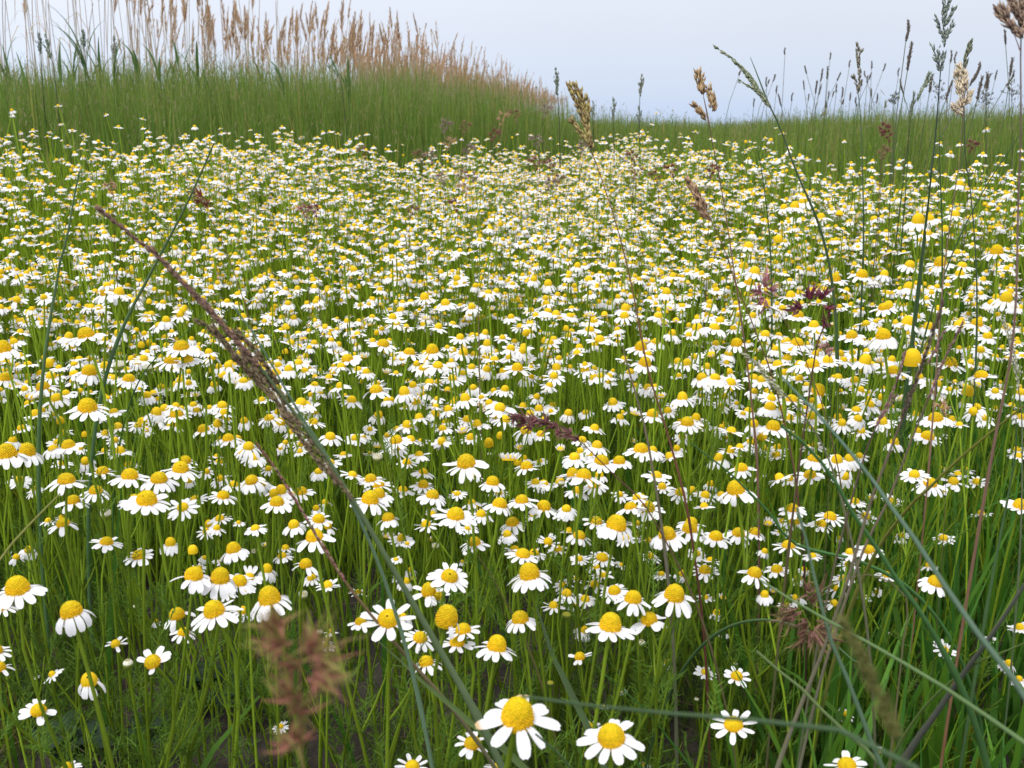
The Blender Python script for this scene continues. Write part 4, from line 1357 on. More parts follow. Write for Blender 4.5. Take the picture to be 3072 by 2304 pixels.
# 14
stalk('grass_plant', 'dark green blade slanting right just below the long blue green stalk', [('MR', 640, 1100), ('MR', 760, 1190), ('MR', 870, 1300), ('MR', 1000, 1480), ('BR', 1100, 10), ('BR', 1250, 220), ('BR', 1420, 490), ('BR', 1560, 680)], .33, .36, 34, DKG, (.05, .115, .035))
stalk('grass_plant', 'dark green blade starting at the left of the right-hand grasses and slanting down', [('MR', 50, 1210), ('MR', 180, 1310), ('MR', 300, 1400), ('MR', 440, 1540), ('MR', 560, 1660), ('BR', 700, 190), ('BR', 900, 260), ('BR', 1120, 310)], .5, .55, 22, DKG, DKG)
# 16
stalk('grass_plant', 'upright blue green stem curving down the lower right past the purple tuft', [('BR', 740, -30), ('BR', 800, 180), ('BR', 860, 450), ('BR', 905, 630), ('BR', 950, 800), ('BR', 1020, 980), ('BR', 1100, 1150), ('BR', 1190, 1420), ('BR', 1290, 1640)], .31, .30, 34, (.09, .15, .09), (.075, .14, .065), land='the curving blue green stem at lower right')
# 17, 18
stalk('grass_plant', 'long smooth green blade slanting from the purple tuft to the bottom right corner', [('BR', 500, 440), ('BR', 640, 530), ('BR', 900, 680), ('BR', 1100, 790), ('BR', 1300, 900), ('BR', 1500, 1020), ('BR', 1700, 1140), ('BR', 1950, 1310), ('BR', 2230, 1500)], .32, .25, 30, (.12, .19, .07), (.10, .18, .06), land='the long green blade to the bottom right corner')
stalk('grass_plant', 'green blade with a browned blunt tip slanting right in the lower right', [('BR', 478, 900), ('BR', 600, 1010), ('BR', 750, 1125), ('BR', 870, 1250), ('BR', 990, 1370), ('BR', 1180, 1530), ('BR', 1300, 1660)], .34, .33, 32, (.12, .17, .06), (.10, .17, .05))
# 19 near blurred blade
stalk('grass_plant', 'blurred dark green blade lying nearly level across the bottom right, closest to the camera', [('BC', 1170, 1195), ('BC', 1400, 1225), ('BC', 1700, 1265), ('BC', 2000, 1295), ('BR', 0, 1312), ('BR', 300, 1335), ('BR', 600, 1362), ('BR', 900, 1400), ('BR', 1200, 1440), ('BR', 1400, 1510), ('BR', 1500, 1640)], .185, .15, 44, (.05, .09, .035), (.06, .115, .06), land='the blurred level blade at the bottom')
# 20 blurred brown head
r = stalk('grass_stalk', 'blurred olive brown seed head standing close to the camera in the lower right', [('BR', 1380, 1440), ('BR', 1440, 1560), ('BR', 1480, 1700)], .12, .12, 26, (.07, .10, .04), (.07, .11, .05))
panicle(r, .12, [[('BR', 1030, 690), ('BR', 1080, 790), ('BR', 1150, 920), ('BR', 1240, 1130), ('BR', 1330, 1330), ('BR', 1400, 1470)]], 420, 52, 58, (.07, .075, .018), (.13, .13, .035), .5, [(0, .35), (.25, .7), (.7, 1.0), (1, .7)], rach=24)
LAND.append((*uv('BR', 1200, 1050), 'the blurred olive brown seed head'))
# 21, 22
stalk('grass_stalk', 'grey green jointed stalk rising to the right edge in the bottom right corner', [('BR', 2225, 455), ('BR', 2080, 680), ('BR', 1950, 870), ('BR', 1850, 1005), ('BR', 1720, 1190), ('BR', 1610, 1350), ('BR', 1500, 1500)], .34, .40, 38, (.10, .11, .085), (.10, .105, .08))
stalk('grass_plant', 'thin bright green blade rising from the grey jointed stalk to the right edge', [('BR', 2225, 845), ('BR', 2100, 900), ('BR', 1980, 945), ('BR', 1870, 1000)], .34, .37, 20, (.13, .2, .05), (.12, .19, .05))
stalk('bare_plant', 'yellowish bare stalk rising steeply from lower centre to the right edge', [('MR', 2225, 960), ('MR', 2100, 1060), ('MR', 1950, 1180), ('MR', 1820, 1290), ('MR', 1700, 1400), ('MR', 1580, 1520), ('MR', 1500, 1590)], .40, .46, 22, (.2, .2, .04), (.17, .19, .04))
# 26 left blades
stalk('grass_plant', 'blue green blade standing upright through the flowers near the left edge', [('TL', 515, 1110), ('TL', 480, 1280), ('TL', 430, 1560), ('ML', 395, 10), ('ML', 370, 160), ('ML', 330, 380), ('ML', 292, 640)], .62, .66, 24, (.13, .20, .09), (.085, .17, .06), land='the upright blue green blade near the left edge')
stalk('grass_plant', 'blue green blade leaning right at the upper left', [('TL', 1385, 930), ('TL', 1330, 1060), ('TL', 1230, 1280), ('TL', 1140, 1460), ('TL', 1050, 1630), ('ML', 940, 180), ('ML', 820, 410)], .6, .66, 24, (.11, .17, .075), (.09, .18, .07), land='the blue green blade leaning right at upper left')
stalk('grass_plant', 'thin dark green stem crossing low between the left flowers', [('ML', 1310, 380), ('ML', 1230, 470), ('ML', 1140, 560), ('ML', 1050, 620)], .62, .66, 12, DKG, DKG)
stalk('grass_plant', 'grey green blade leaning left behind the lower centre flowers', [('BC', 1230, 540), ('BC', 1290, 690), ('BC', 1370, 930), ('BC', 1440, 1070), ('BC', 1500, 1200), ('BC', 1590, 1380)], .5, .5, 42, (.11, .17, .075), (.10, .16, .065), flat=True)
stalk('bare_plant', 'bent tan stalk behind the lower centre flowers', [('BC', 880, 280), ('BC', 960, 390), ('BC', 1040, 540), ('BC', 1120, 680), ('BC', 1200, 850)], .5, .54, 15, (.2, .19, .06), (.2, .18, .07))
stalk('bare_plant', 'yellowish stalk bending to the left edge below the leaning chamomile', [('ML', 390, 1540), ('ML', 300, 1630), ('BL', 240, 30), ('BL', 130, 150), ('BL', -10, 320)], .42, .4, 22, (.2, .21, .05), (.2, .2, .05))
stalk('grass_plant', 'light green blade tip rising between buds at the right of centre', [('MC', 1822, 590), ('MC', 1860, 730), ('MC', 1920, 940), ('MC', 1975, 1150), ('MC', 2020, 1400), ('MC', 2060, 1640)], .5, .52, 22, (.2, .16, .11), (.14, .15, .09))
for (pts, t, w, lab) in (
    ([('MR', 290, 0), ('MR', 350, 200), ('MR', 400, 560), ('MR', 440, 900), ('MR', 480, 1250), ('MR', 490, 1640)], .6, 10, 'thin pinkish bare stem left of the curled dark purple tuft'),
    ([('TR', 490, 980), ('TR', 510, 1100), ('TR', 540, 1310)], .9, 12, 'short blue green stem right of the spike-shaped brown head'),
    ([('TR', 2180, 880), ('TR', 2100, 1000), ('TR', 2020, 1120), ('TR', 1930, 1270)], .7, 13, 'dark green stem slanting left at the right edge'),
    ([('TR', 1610, 1100), ('TR', 1600, 1240), ('TR', 1580, 1400)], .7, 22, 'short broad dark blade under the tall dark loose seed head'),
    ([('TR', 1665, 900), ('TR', 1670, 1150), ('TR', 1680, 1400)], .75, 14, 'dark blade standing right of the short broad dark one'),
    ([('MR', 2160, 1060), ('MR', 2160, 1250), ('MR', 2120, 1500), ('BR', 2050, 200)], .5, 22, 'blue green upright blade near the right edge'),
    ([('MC', 885, 200), ('MC', 890, 450), ('MC', 895, 740)], .75, 11, 'straight straw coloured stem in the centre of the field'),
    ([('BR', 1240, 1000), ('BR', 1100, 960), ('BR', 1000, 870)], .4, 20, 'dark green blade behind the blurred olive seed head'),
    ([('BC', 1260, 1440), ('BC', 1400, 1560), ('BC', 1500, 1680)], .3, 26, 'green blade between the two nearest chamomiles at the bottom')):
    c = (.2, .11, .09) if 'pink' in lab else ((.26, .2, .11) if 'straw' in lab else (.07, .135, .05))
    stalk('grass_plant' if 'blade' in lab else 'grass_stalk', lab, pts, t, t * 1.04, w, c, c)

# 11 foxtails on the right against the sky
FOX = '665 312 40|958 340 45|1087 390 46|1226 395 50|1313 412 48|1404 440 50|1463 128 135|1487 272 180|1408 515 100|1620 478 120|1778 335 80|1740 322 85|2088 190 100|2140 372 120|2040 450 70|1930 405 150|790 425 55|906 445 80|940 430 80|872 520 85|1025 470 55|1178 458 45|1200 490 50|1224 470 50|600 480 50|612 555 50|620 610 80|545 498 60|715 600 55|782 520 60|818 608 46|948 590 50|1036 562 72|1000 545 52|1122 630 60|1222 570 55|1262 605 60|465 640 50|928 658 46|1042 645 34|1748 525 120|1945 490 150|1970 468 120|2003 475 100|2150 450 110|1165 515 40|898 545 70|562 515 30|1088 600 50|1318 655 42|980 590 40|375 460 30'
FOXF = []
for tok in FOX.split('|'):
    a, b_, ln = [float(q) for q in tok.split()]
    u, v = uv('TR', a, b_)
    lpx = ln / 6.48
    t = float(np.clip(.042 * FPX / lpx, 1.9, 4.2))
    top = unproj(u, v, t)
    lean = random.gauss(.05, .12)
    if (a, b_) in ((1408, 515), (620, 610), (790, 425), (1178, 458)):
        lean = -.32
    if (a, b_) in ((1025, 470), (2150, 450), (1930, 405), (2003, 475)):
        lean = .4
    Lm = lpx * t / FPX
    d = nrm((lean, random.gauss(0, .05), 1))
    bot = top - d * Lm
    base = bot - np.array([lean * .12, 0, 0]) - np.array([0, 0, 0])
    gz = float(terrain(base[0], base[1]))
    base = np.array([base[0], base[1], gz - .01])
    root = thing('foxtail_plant', base, None, 'grass stalk', 'foxtail grasses against the sky at the right')
    m = MB()
    C = smooth_curve([bot, bot - d * (bot[2] - gz) * .45, base], 8) - base
    tube(m, C, np.linspace(.0008, .0014, 8), 5, (.10, .13, .06))
    m.build('stem', M_STEM, root)
    m = MB()
    Ax = smooth_curve([top, (top + bot) / 2 + np.array([random.gauss(0, .002), 0, 0]), bot], 7) - base
    w = .0031 * random.uniform(.85, 1.15)
    tube(m, Ax, w * np.array([.25, .75, .95, 1, 1, .9, .4]) * .8, 6, (.085, .07, .055))
    spikelets(m, Ax, 70, .005, w * .9, (.07, .06, .045), (.16, .13, .11), .45)
    m.build('seed_head', M_SEED, root)
    FOXF.append(dict(u=u, v=v, root=root, L=ln, lean=lean, y=t))

# loose small grasses against the sky, and open airy panicles
SKY = [('TR', 1500, 600, 1475, 720, 'dark forked seed head low at the right against the sky', 36, 9, (.06, .08, .06), (.13, .15, .11)),
       ('TR', 1600, 470, 1520, 640, 'leaning green seed head with long spikelets against the sky', 50, 10, (.08, .10, .07), (.16, .18, .13)),
       ('TC', 1388, 445, 1400, 600, 'dark knobbly seed head standing alone against the sky left of centre gap', 36, 10, (.06, .08, .06), (.12, .13, .1)),
       ('TC', 1945, 485, 1935, 610, 'thin dark seed head standing alone over the gap', 36, 9, (.06, .08, .06), (.14, .14, .11)),
       ('TC', 1762, 640, 1762, 760, 'short dark seed head low over the gap', 30, 9, (.06, .08, .06), (.12, .13, .1)),
       ('TC', 1928, 690, 1930, 790, 'small dark seed head under the thin lone one', 26, 8, (.06, .08, .06), (.12, .13, .1)),
       ('TC', 1630, 655, 1628, 750, 'faint slim seed head just right of the plump brown one', 24, 7, (.08, .10, .08), (.14, .15, .12)),
       ('TL', 250, 215, 262, 330, 'dark bluish seed head at the far left before the reeds', 34, 11, (.06, .08, .07), (.12, .14, .12)),
       ('TL', 290, 220, 330, 370, 'dark bending seed head at the far left beside another', 34, 11, (.05, .08, .05), (.12, .14, .1)),
       ('TL', 535, 190, 545, 300, 'dark knobbly seed head among the green shoots at the left', 34, 12, (.06, .08, .06), (.12, .14, .1)),
       ('TL', 738, 240, 738, 380, 'pale knobbly seed head left of the sparse reeds', 34, 12, (.10, .11, .08), (.18, .18, .14)),
       ('TL', 2140, 370, 2190, 480, 'green leaning seed head before the first dense reeds', 34, 10, (.06, .10, .05), (.12, .16, .1))]
for crop, xa, ya, xb, yb, lab, lp, sp, ca, cb in SKY:
    t = 2.4 if crop != 'TR' else 1.3
    r = stalk('grass_stalk', lab, [(crop, xb, yb), (crop, xb + (xb - xa) * .4 + 2, yb + 60), (crop, xb + (xb - xa) * .6 + 4, yb + 160)], t, t * 1.02, 8, (.09, .12, .06), (.06, .11, .03))
    panicle(r, t, [[(crop, xa, ya), (crop, (xa + xb) / 2 + 3, (ya + yb) / 2), (crop, xb, yb)], [(crop, xa + 14, ya + 30), (crop, (xa + xb) / 2 + 8, (ya + yb) / 2 + 8), (crop, xb, yb + 6)], [(crop, xa - 14, ya + 55), (crop, (xa + xb) / 2 - 6, (ya + yb) / 2 + 25), (crop, xb, yb + 18)]], [60, 22, 22], lp * .62, sp * .6, np.array(ca) * 1.3, np.array(cb) * 1.3, .3, rach=4)
AIRY = [(1660, 600, 60, 'airy open panicle of tiny grains beside the tall dark grass'), (2130, 600, 70, 'airy open panicle of tiny grains near the right edge'), (1360, 650, 40, 'small airy open panicle low on the right skyline'), (1960, 650, 45, 'airy open panicle right of the fluffy cream head')]
for a, b_, w, lab in AIRY:
    r = stalk('grass_stalk', lab, [('TR', a, b_ - w), ('TR', a + 2, b_), ('TR', a + 3, b_ + 150), ('TR', a + 6, b_ + 300)], 1.6, 1.65, 5, (.10, .12, .08), (.08, .12, .05))
    base_ = np.array(r.location)
    m = MB()
    for k in range(26):
        o = unproj(*uv('TR', a + random.uniform(-1, 1), b_ + random.uniform(-w, w * .8)), 1.6)
        e = o + nrm((random.gauss(0, 1), random.gauss(0, 1), random.uniform(.1, .8))) * random.uniform(.3, 1) * w / 6.48 * 1.6 / FPX
        tube(m, np.array([o, (o + e) / 2 + [0, 0, .0006], e]) - base_, .00025, 3, (.1, .1, .08))
        spikelets(m, np.array([e + [0, 0, .002], e]) - base_, 3, .0045, .001, (.08, .1, .08), (.16, .16, .14), .6)
    m.build('seed_head', M_SEED, r)

# 24, 25 proliferating purple tufts (bulbous meadow grass)
def tuft_grass(label, centres, stem_pts, t, sizepx, n, ca, cb, land=None, wid=.0011, scol=RED, wpx=12):
    r = stalk('tufted_plant', label, stem_pts, t, t * 1.03, wpx, scol, (.12, .12, .05), cat='grass stalk', group='tufted purple grasses', land=land)
    base_ = np.array(r.location)
    k = t / FPX / 6.48
    m = MB()
    for (crop, x, y, dx, dy, q) in centres:
        c = unproj(*uv(crop, x, y), t + random.uniform(-.006, .006)) - base_
        ax = CX * dx + np.array([0, 0, 1.0]) * dy
        tuft(m, c, ax, int(n * q), sizepx * k * (0.7 + .3 * q), ca, cb, wid)
        tuft(m, c, ax + np.array([0, -.4, 0]), int(n * q * .5), sizepx * k * .5, ca, ca, wid)
    m.build('tuft', M_SEED, r)
    return r


tuft_grass('large blurred reddish green spiky tuft close to the camera at lower left', [('BL', 1780, 760, -.2, 1, 1), ('BL', 1830, 870, -1, .4, 1), ('BL', 2010, 900, .6, .6, 1.2), ('BL', 1920, 990, -1, .1, .8), ('BL', 2080, 1010, 1, 0, 1.2), ('BL', 2040, 1080, .6, -.4, 1), ('BL', 1890, 1190, -.4, .6, .7), ('BL', 1930, 1290, .1, .8, .8), ('BL', 1920, 1480, .2, .7, .7), ('BL', 1880, 1500, -1, .1, .3)],
           [('BL', 1950, 800), ('BL', 1970, 1000), ('BL', 1940, 1250), ('BL', 1930, 1480), ('BL', 1960, 1680)], .14, 235, 36, (.27, .11, .075), (.21, .22, .05), 'the large blurred reddish tuft', .00042, (.2, .12, .06), 30)
LAND.append((*uv('BL', 1930, 1350), 'the large blurred reddish tuft'))
tuft_grass('curled dark purple tuft arching left on a dark stem among the right-hand flowers', [('MR', 760, 330, -1, .2, 1), ('MR', 830, 270, -.2, 1, 1), ('MR', 900, 270, .3, 1, 1), ('MR', 940, 340, 1, .1, .8), ('MR', 920, 420, .2, -1, .6)],
           [('MR', 800, 300), ('MR', 870, 285), ('MR', 920, 340), ('MR', 915, 450), ('MR', 870, 570), ('MR', 840, 760), ('MR', 815, 930), ('MR', 790, 1100)], .5, 105, 12, (.15, .03, .05), (.13, .06, .06), 'the curled dark purple tuft', .0015, (.1, .03, .035), 16)
tuft_grass('pale lilac spiky tuft beside the tall domed flowers on the right', [('MR', 530, 190, .1, 1, .8), ('MR', 500, 240, -1, .1, 1), ('MR', 570, 220, 1, .2, .8), ('MR', 520, 280, -.3, -.8, 1), ('MR', 545, 160, 0, 1, .5)],
           [('MR', 530, 200), ('MR', 540, 320), ('MR', 600, 330), ('MR', 700, 480), ('MR', 780, 640)], .55, 85, 12, (.35, .15, .17), (.28, .17, .12), 'the pale lilac tuft', .0016, (.25, .12, .08), 9)
tuft_grass('drooping purple and green tuft with long awns at the lower right', [('BR', 820, 520, 0, 1, .6), ('BR', 830, 580, .3, .6, .7), ('BR', 730, 650, -.9, -.3, 1), ('BR', 790, 720, -.3, -1, 1.2), ('BR', 840, 780, .5, -1, 1.2), ('BR', 880, 740, 1, -.5, 1), ('BR', 780, 790, -.3, -1, 1), ('BR', 690, 700, -.8, -.6, .6), ('BR', 890, 800, .8, -.6, .8)],
           [('BR', 840, 620), ('BR', 850, 540), ('BR', 950, 480), ('BR', 1100, 410), ('BR', 1260, 415), ('BR', 1380, 480), ('BR', 1470, 600), ('BR', 1440, 760), ('BR', 1420, 940)], .38, 175, 15, (.18, .085, .065), (.17, .145, .05), 'the drooping purple tuft at lower right', .0009, (.16, .14, .07), 12)
tuft_grass('purple red bristly seed head lying left across the centre of the flowers', [('MC', 1130, 1045, -1, .3, .8), ('MC', 1190, 1060, -1, .3, 1.4), ('MC', 1260, 1070, -1, .2, 1.5), ('MC', 1330, 1080, -1, .3, 1.4), ('MC', 1390, 1100, -1, .4, 1), ('MC', 1420, 1145, -1, .2, .8), ('MC', 1480, 1160, -1, .4, .9), ('MC', 1230, 1110, -1, -.4, .8), ('MC', 1530, 1190, -1, .4, .5)],
           [('MC', 1150, 1050), ('MC', 1290, 1075), ('MC', 1430, 1120), ('MC', 1560, 1210), ('MC', 1680, 1330), ('MC', 1800, 1450), ('MC', 1930, 1570), ('BC', 2030, 60)], .45, 80, 14, (.16, .06, .06), (.15, .085, .065), 'the purple red seed head lying across the centre', .0014, (.14, .05, .045), 10)
tuft_grass('reddish green bristly tuft beside the leaning blade at upper left', [('TL', 1300, 1270, -.2, 1, 1), ('TL', 1290, 1310, -.6, .6, 1), ('TL', 1330, 1330, .5, .6, 1), ('TL', 1260, 1250, -.3, 1, .6)],
           [('TL', 1300, 1300), ('TL', 1350, 1400), ('TL', 1420, 1520), ('ML', 1500, 60)], .75, 75, 14, (.2, .06, .04), (.16, .15, .05), 'the reddish green bristly tuft', .0014, RED, 8)
SMALL = [('TC', 800, 800, 'brown'), ('TC', 985, 850, 'dark red'), ('TC', 690, 905, 'tan'), ('TC', 820, 950, 'grey purple'), ('TC', 1040, 740, 'tan'), ('TC', 1130, 720, 'brown'), ('TC', 1260, 1030, 'dark red'), ('TC', 1355, 1045, 'dark red'), ('TC', 1270, 890, 'grey purple'),
         ('TC', 1350, 1165, 'grey purple'), ('TC', 660, 1130, 'grey purple'), ('TC', 775, 1110, 'brown'), ('TC', 860, 1130, 'grey purple'), ('TC', 510, 985, 'brown'), ('TC', 580, 990, 'grey purple'), ('TC', 1890, 990, 'dark red'), ('TC', 2040, 1120, 'brown'), ('TC', 1905, 1090, 'brown'),
         ('TC', 2140, 1075, 'dark red'), ('TC', 150, 960, 'brown'), ('TC', 740, 1300, 'dark red'), ('TC', 800, 1195, 'tan'), ('TC', 455, 1345, 'brown'), ('TC', 1405, 1140, 'brown'), ('TC', 1560, 930, 'grey purple'), ('TC', 670, 790, 'grey purple'), ('TC', 1320, 690, 'grey purple'),
         ('TL', 1975, 1340, 'pink'), ('TL', 2040, 1335, 'dark red'), ('TL', 720, 1190, 'tan'), ('TR', 1300, 810, 'dark red'), ('TR', 1330, 850, 'dark red'), ('TR', 1870, 920, 'dark red'), ('TR', 190, 1080, 'dark red'), ('TR', 1300, 960, 'brown'), ('MR', 1690, 960, 'tan'), ('MR', 940, 580, 'pink')]
PALT = {'brown': ((.12, .075, .04), (.2, .13, .07)), 'dark red': ((.12, .04, .035), (.16, .08, .06)), 'tan': ((.28, .18, .10), (.3, .2, .13)), 'grey purple': ((.16, .11, .10), (.22, .16, .14)), 'pink': ((.28, .13, .12), (.25, .17, .13))}
TUFT = []
for crop, x, y, kind in SMALL:
    ca, cb = PALT[kind]
    t = {'TC': 1.9, 'TL': 1.1, 'TR': 1.2, 'MR': .5}[crop]
    if crop == 'TC':
        t = 2.7 - 1.5 * (y - 700) / 700
    sl = random.choice((-1, 1))
    r = tuft_grass(None, [(crop, x, y, random.uniform(-1, 1), random.uniform(.1, 1), .8), (crop, x + sl * 18, y + 10, sl, .3, .8), (crop, x + sl * 34, y + 6, sl, -.2, .6), (crop, x - sl * 14, y + 28, -sl, .6, .6), (crop, x + sl * 6, y + 46, 0, .8, .5), (crop, x - sl * 8, y + 70, 0, .8, .4)],
                   [(crop, x, y), (crop, x - sl * 8, y + 50), (crop, x - sl * 14, y + 120), (crop, x - sl * 16, y + 200)], t, 36, 30, np.array(ca) * 1.5, np.array(cb) * 1.6, None, .0006 + .0002 * t, (.2, .14, .09), 5)
    u, v = uv(crop, x, y)
    TUFT.append(dict(u=u, v=v, root=r, look='small ' + kind + ' grass tuft'))

# ------------------------------------------------------------------ young green reeds at the left and clover on the soil
YR = [('TL', 25, 300), ('TL', 170, 380), ('TL', 390, 390), ('TL', 480, 330), ('TL', 560, 250), ('TL', 640, 290), ('TL', 740, 330), ('TL', 800, 390), ('TL', 880, 330), ('TL', 1020, 370), ('TL', 1100, 300), ('TL', 1160, 300), ('TL', 1260, 380), ('TL', 1370, 390), ('TL', 1480, 400), ('TL', 1560, 390), ('TL', 1700, 370), ('TL', 1840, 400), ('TL', 1980, 430), ('TC', 20, 430)]
YOUNG = []
for crop, x, y in YR:
    u, v = uv(crop, x, y)
    t = random.uniform(3.2, 4.4)
    top = unproj(u, v, t)
    gz = float(terrain(top[0], top[1]))
    root = thing('young_reed', (top[0], top[1], gz - .01), None, 'reed', 'young green reeds in the grass at the left')
    H = top[2] - gz
    m = MB()
    C = smooth_curve([(0, 0, 0), (random.uniform(-.02, .02), 0, H * .5), (random.uniform(-.02, .02), 0, H * .85)], 6)
    tube(m, C, np.linspace(.004, .002, 6), 5, (.08, .13, .04))
    stem_o = m.build('stem', M_STEM, root)
    nl = random.randint(5, 8)
    for k in range(nl):
        m = MB()
        a = random.uniform(0, 6.28)
        d = np.array([math.cos(a), math.sin(a) * .6, 0])
        z = H * random.uniform(.45, .85)
        ln = random.uniform(.10, .2)
        o = np.array([np.interp(z, C[:, 2], C[:, 0]), 0, z])
        up = random.uniform(.55, 1.0)
        ribbon(m, smooth_curve([o, o + d * ln * .12 + [0, 0, ln * .5 * up], o + d * ln * .3 + [0, 0, ln * .85 * up], o + d * ln * .55 + [0, 0, ln * random.uniform(.9, 1.15) * up]], 7), [.006, .010, .0115, .0105, .008, .005, .001], np.cross(d, (0, 0, 1)) + [.2, 0, 0], np.array([.075, .145, .045]) * random.uniform(.8, 1.2), fold=.15)
        m.build('leaf', M_GRASS, stem_o)
    YOUNG.append(dict(u=u, v=v, root=root))

CLV = [('BL', 1280, 1075, 'pale veined clover leaf between the stems at lower left'), ('BL', 345, 1490, 'dark clover plant at the bottom left beside two crossing stems'), ('BL', 655, 1500, 'dark clover plant low in the shade at bottom left'), ('BL', 930, 1400, 'clover plant left of the thick bottom stem'), ('BL', 1500, 1030, 'grey green clover plant below the few-petalled flower'), ('BL', 120, 1130, 'dark clover leaves at the lower left edge'), ('BL', 400, 1400, 'clover plant behind the two crossing stems at lower left'), ('BL', 1560, 1150, 'small clover near the lime green cluster at lower left')]
for crop, x, y, lab in CLV:
    u, v = uv(crop, x, y)
    for t in np.linspace(.4, 1.2, 160):
        p = unproj(u, v, t)
        if p[2] < terrain(p[0], p[1]) + .035:
            break
    base = np.array([p[0], p[1], float(terrain(p[0], p[1])) - .002])
    root = thing('clover', base, lab, 'clover', 'clover plants on the soil')
    for q in range(3):
        c = np.array([random.uniform(-.02, .02), random.uniform(-.015, .015), .037 - q * .006]) if q else np.array([0, 0, .037])
        m = MB()
        tube(m, smooth_curve([(0, 0, 0), c * .5 + [0, 0, .004], c], 5), .0006, 5, (.09, .12, .05))
        stalk_o = m.build('stalk', M_STEM, root)
        a0 = random.uniform(0, 6.28)
        for k in range(3):
            m = MB()
            a = a0 + k * 2.094
            rr_ = random.uniform(.006, .0085)
            cen = c + np.array([math.cos(a), math.sin(a), .25]) * rr_
            pts = [cen + [0, 0, -.0006]]
            for s in range(12):
                b = 2 * math.pi * s / 12
                l = rr_ * (.92 + .08 * math.cos(2 * (b - a)))
                pts.append(cen + np.array([math.cos(b) * l, math.sin(b) * l, .25 * math.cos(b - a) * l]))
            m.add(pts, None, [(0, 1 + s, 1 + (s + 1) % 12) for s in range(12)], np.array([[.055, .085, .055]] + [[.03, .06, .028]] * 12))
            m.build('leaflet', M_LEAF, stalk_o)

# ------------------------------------------------------------------ tiny flies on the domes
for crop, x, y, where in (('BL', 560, 1110, 'dome of the few-petalled chamomile at lower left'), ('BC', 300, 715, 'dome of the wide chamomile right of the purple grass'), ('BC', 700, 440, 'flat chamomile at the lower centre'),
                          ('ML', 1180, 1390, 'domed chamomile at the middle left'), ('MR', 700, 935, 'flat chamomile beside the slanting blue green stalk'), ('BC', 1248, 272, 'small chamomile behind the lower centre'), ('ML', 950, 1600, 'wide double chamomile at middle left')):
    u, v = uv(crop, x, y)
    f = min(CHAM, key=lambda q: math.hypot(q['u'] - u, q['v'] - v))
    hg = f['R'] * (.5 + 1.05 * f['dome'])
    a = random.uniform(-.5, .5)
    p = f['p'] + np.array([math.sin(a) * f['R'] * .62, -math.cos(a) * f['R'] * .62, hg * .70])
    root = thing('small_fly', p, 'tiny dark fly sitting on the ' + where, 'insect')
    dv = nrm((random.uniform(-1, 1), -.4, .5))
    m = MB()
    ax = [dv * q for q in (-.0013, -.0008, 0, .0006, .0011, .0014)]
    tube(m, ax, [.0001, .00035, .0004, .00028, .00035, .0001], 6, (.02, .016, .012))
    m.build('body', M_SEED, root)
    for sg in (-1, 1):
        m = MB()
        sd = nrm(np.cross(dv, (0, -.5, 1))) * sg
        ribbon(m, [dv * .0002, -dv * .0009 + sd * .0005, -dv * .0019 + sd * .0007], [.0002, .0007, .0002], sd, (.25, .24, .23))
        m.build('wing', M_SEED, root)

# ------------------------------------------------------------------ labels: each thing told apart by its look, then by the nearest landmark
LAND += [(*uv('BC', 1140, 1340), 'the largest chamomile at the bottom'), (*uv('BC', 1750, 1470), 'the second largest chamomile at the bottom'), (*uv('BC', 680, 703), 'the bald yellow dome with one petal'),
         (*uv('BL', 465, 655), 'the skirt-shaped chamomile at lower left'), (*uv('BL', 990, 975), 'the six-petalled flower facing the camera'), (*uv('BL', 115, 510), 'the big dome at the left edge'),
         (*uv('ML', 567, 992), 'the tall flat chamomile at middle left'), (*uv('ML', 25, 615), 'the tall dome on the left edge'), (*uv('ML', 700, 246), 'the tall hooded flower at upper left'), (*uv('MC', 1088, 1318), 'the bald dome in the centre'),
         (*uv('MR', 1490, 682), 'the biggest bald dome at the right'), (*uv('BR', 1695, 895), 'the small flat daisy facing the camera at right'), (*uv('BR', 330, 1382), 'the flat flower under the blurred blade')]
SPECIAL = {('BC', 1140, 1340): 'largest chamomile at the bottom, fat yellow dome and unevenly drooping petals', ('BC', 1750, 1470): 'second largest chamomile, right of the largest, with widely spread petals',
           ('BC', 680, 703): 'bald round yellow chamomile dome with a single hanging petal at lower centre', ('BL', 465, 655): 'chamomile with petals hanging straight down like a skirt at lower left',
           ('BL', 990, 975): 'six-petalled chamomile tilted to face the camera at lower left', ('BL', 115, 510): 'big domed chamomile on a tall stem at the left edge', ('ML', 567, 992): 'tall chamomile with flat wide petals at middle left',
           ('ML', 25, 615): 'tall domed chamomile cut by the left edge at middle height', ('ML', 700, 246): 'tall chamomile with hood-like drooping petals at upper left', ('MC', 1088, 1318): 'bald round yellow dome in the centre with hardly any petals',
           ('MR', 1490, 682): 'biggest bald chamomile dome at the right behind the dark grass head', ('BR', 1695, 895): 'small flat chamomile facing the camera at the right', ('BR', 330, 1382): 'flat open chamomile under the blurred level blade',
           ('BC', 850, 1505): 'chamomile half hidden behind the left petals of the largest one'}
ORD = ['nearest', 'second nearest', 'third nearest', 'fourth nearest', 'fifth nearest', 'sixth nearest', 'seventh nearest', 'eighth nearest', 'ninth nearest', 'tenth nearest']


def direction(du, dv):
    if abs(du) > abs(dv):
        return 'left of' if du < 0 else 'right of'
    return 'above' if dv < 0 else 'below'


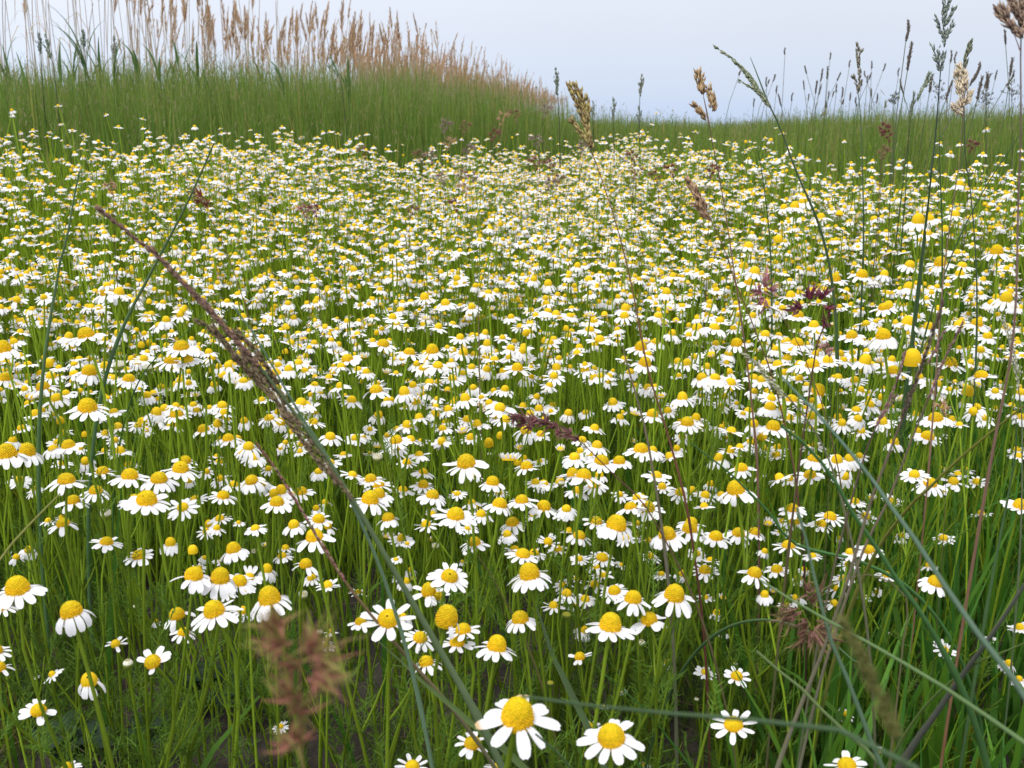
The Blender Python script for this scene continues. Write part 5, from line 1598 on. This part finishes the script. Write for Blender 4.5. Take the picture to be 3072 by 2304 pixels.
def relabel(items, lands, fallback=None):
    """items: dicts with u, v, root, look; gives each a label no other item has"""
    table = {}
    for k, (lu, lv, ph) in enumerate(lands):
        for f in items:
            du, dv = f['u'] - lu, f['v'] - lv
            d = math.hypot(du, dv)
            table.setdefault((f['look'], k, direction(du, dv)), []).append((d, id(f)))
    for key in table:
        table[key].sort()
    rankof = {}
    for key, lst in table.items():
        for r_, (d, i) in enumerate(lst):
            rankof.setdefault(i, []).append((r_ * 45 + d, r_, key))
    used = set()
    for f in items:
        if f.get('done'):
            continue
        for cost, r_, (look, k, dr) in sorted(rankof[id(f)]):
            if r_ >= len(ORD):
                continue
            lab = f['look'] + ', ' + ORD[r_] + ' ' + dr + ' ' + lands[k][2]
            lab2 = lab
            if lab2 in used or len(lab2.split()) > 16:
                continue
            used.add(lab2)
            f['root']['label'] = lab2
            break
        else:
            f['root']['label'] = f['look'] + (fallback or '')


for f in CHAM:
    d, h, n = f['droop'], f['dome'], f['n']
    pet = 'bare' if n <= 2 else ('few-petalled' if n <= 7 else ('upturned' if d < -3 else ('flat-petalled' if d < 17 else ('half-drooping' if d < 36 else 'drooping'))))
    f['look'] = pet + (' tall-domed' if h > .76 else (' low-domed' if h < .48 else '')) + ' chamomile'
for key, lab in SPECIAL.items():
    u, v = uv(*key)
    c = min(CHAM, key=lambda f: math.hypot(f['u'] - u, f['v'] - v))
    c['root']['label'] = lab
    c['done'] = True
relabel(CHAM, LAND, ' in the field')
relabel(BUDF, LAND, ' among the flowers')
relabel(TUFT, LAND, ' among the flowers')
FOXL = [(*uv('TR', 330, 400), 'the arching blue green grass head'), (*uv('TR', 1135, 400), 'the straight slim green grass stalk'), (*uv('TR', 1690, 150), 'the tall dark loose seed head'), (*uv('TR', 1810, 560), 'the fluffy cream seed head'), (*uv('TR', 2150, 100), 'the plumed grass at the right edge')]
for f in FOXF:
    f['look'] = ('long ' if f['L'] > 95 else ('short ' if f['L'] < 50 else '')) + ('left-leaning ' if f['lean'] < -.2 else ('right-leaning ' if f['lean'] > .25 else '')) + 'foxtail spike'
relabel(FOXF, FOXL, ' on the skyline')
RL = [(*uv('TL', 555, 250), 'the leafy green shoot'), (*uv('TL', 1170, 310), 'the pointed green shoot'), (*uv('TL', 250, 260), 'the dark bluish seed heads at far left'), (*uv('TL', 2140, 370), 'the green seed head before the dense reeds'), (0, 20, 'the top left corner'), (400, 60, 'the reed bed middle'), (470, 80, 'the last sparse reeds')]
RL = RL[:5] + [(*uv('TC', 400, 120), 'the bushiest reed plume'), (*uv('TC', 700, 280), 'the tall plume on the right slope of the bed')]
for f in REEDS:
    f['look'] = ('bare dry reed' if f['bare'] else ('long-plumed dry reed' if f['pl'] > .21 else ('short-plumed dry reed' if f['pl'] < .17 else 'plumed dry reed'))) + (' leaning left' if f['lean'] < -.03 else (' leaning right' if f['lean'] > .07 else ''))
relabel(REEDS, RL, ' in the reed bed')
for f in YOUNG:
    f['look'] = 'young green leafy reed'
relabel(YOUNG, RL[:4] + [(0, 60, 'the left edge'), (*uv('TL', 1700, 370), 'the middle of the sparse reeds')], ' in the grass')
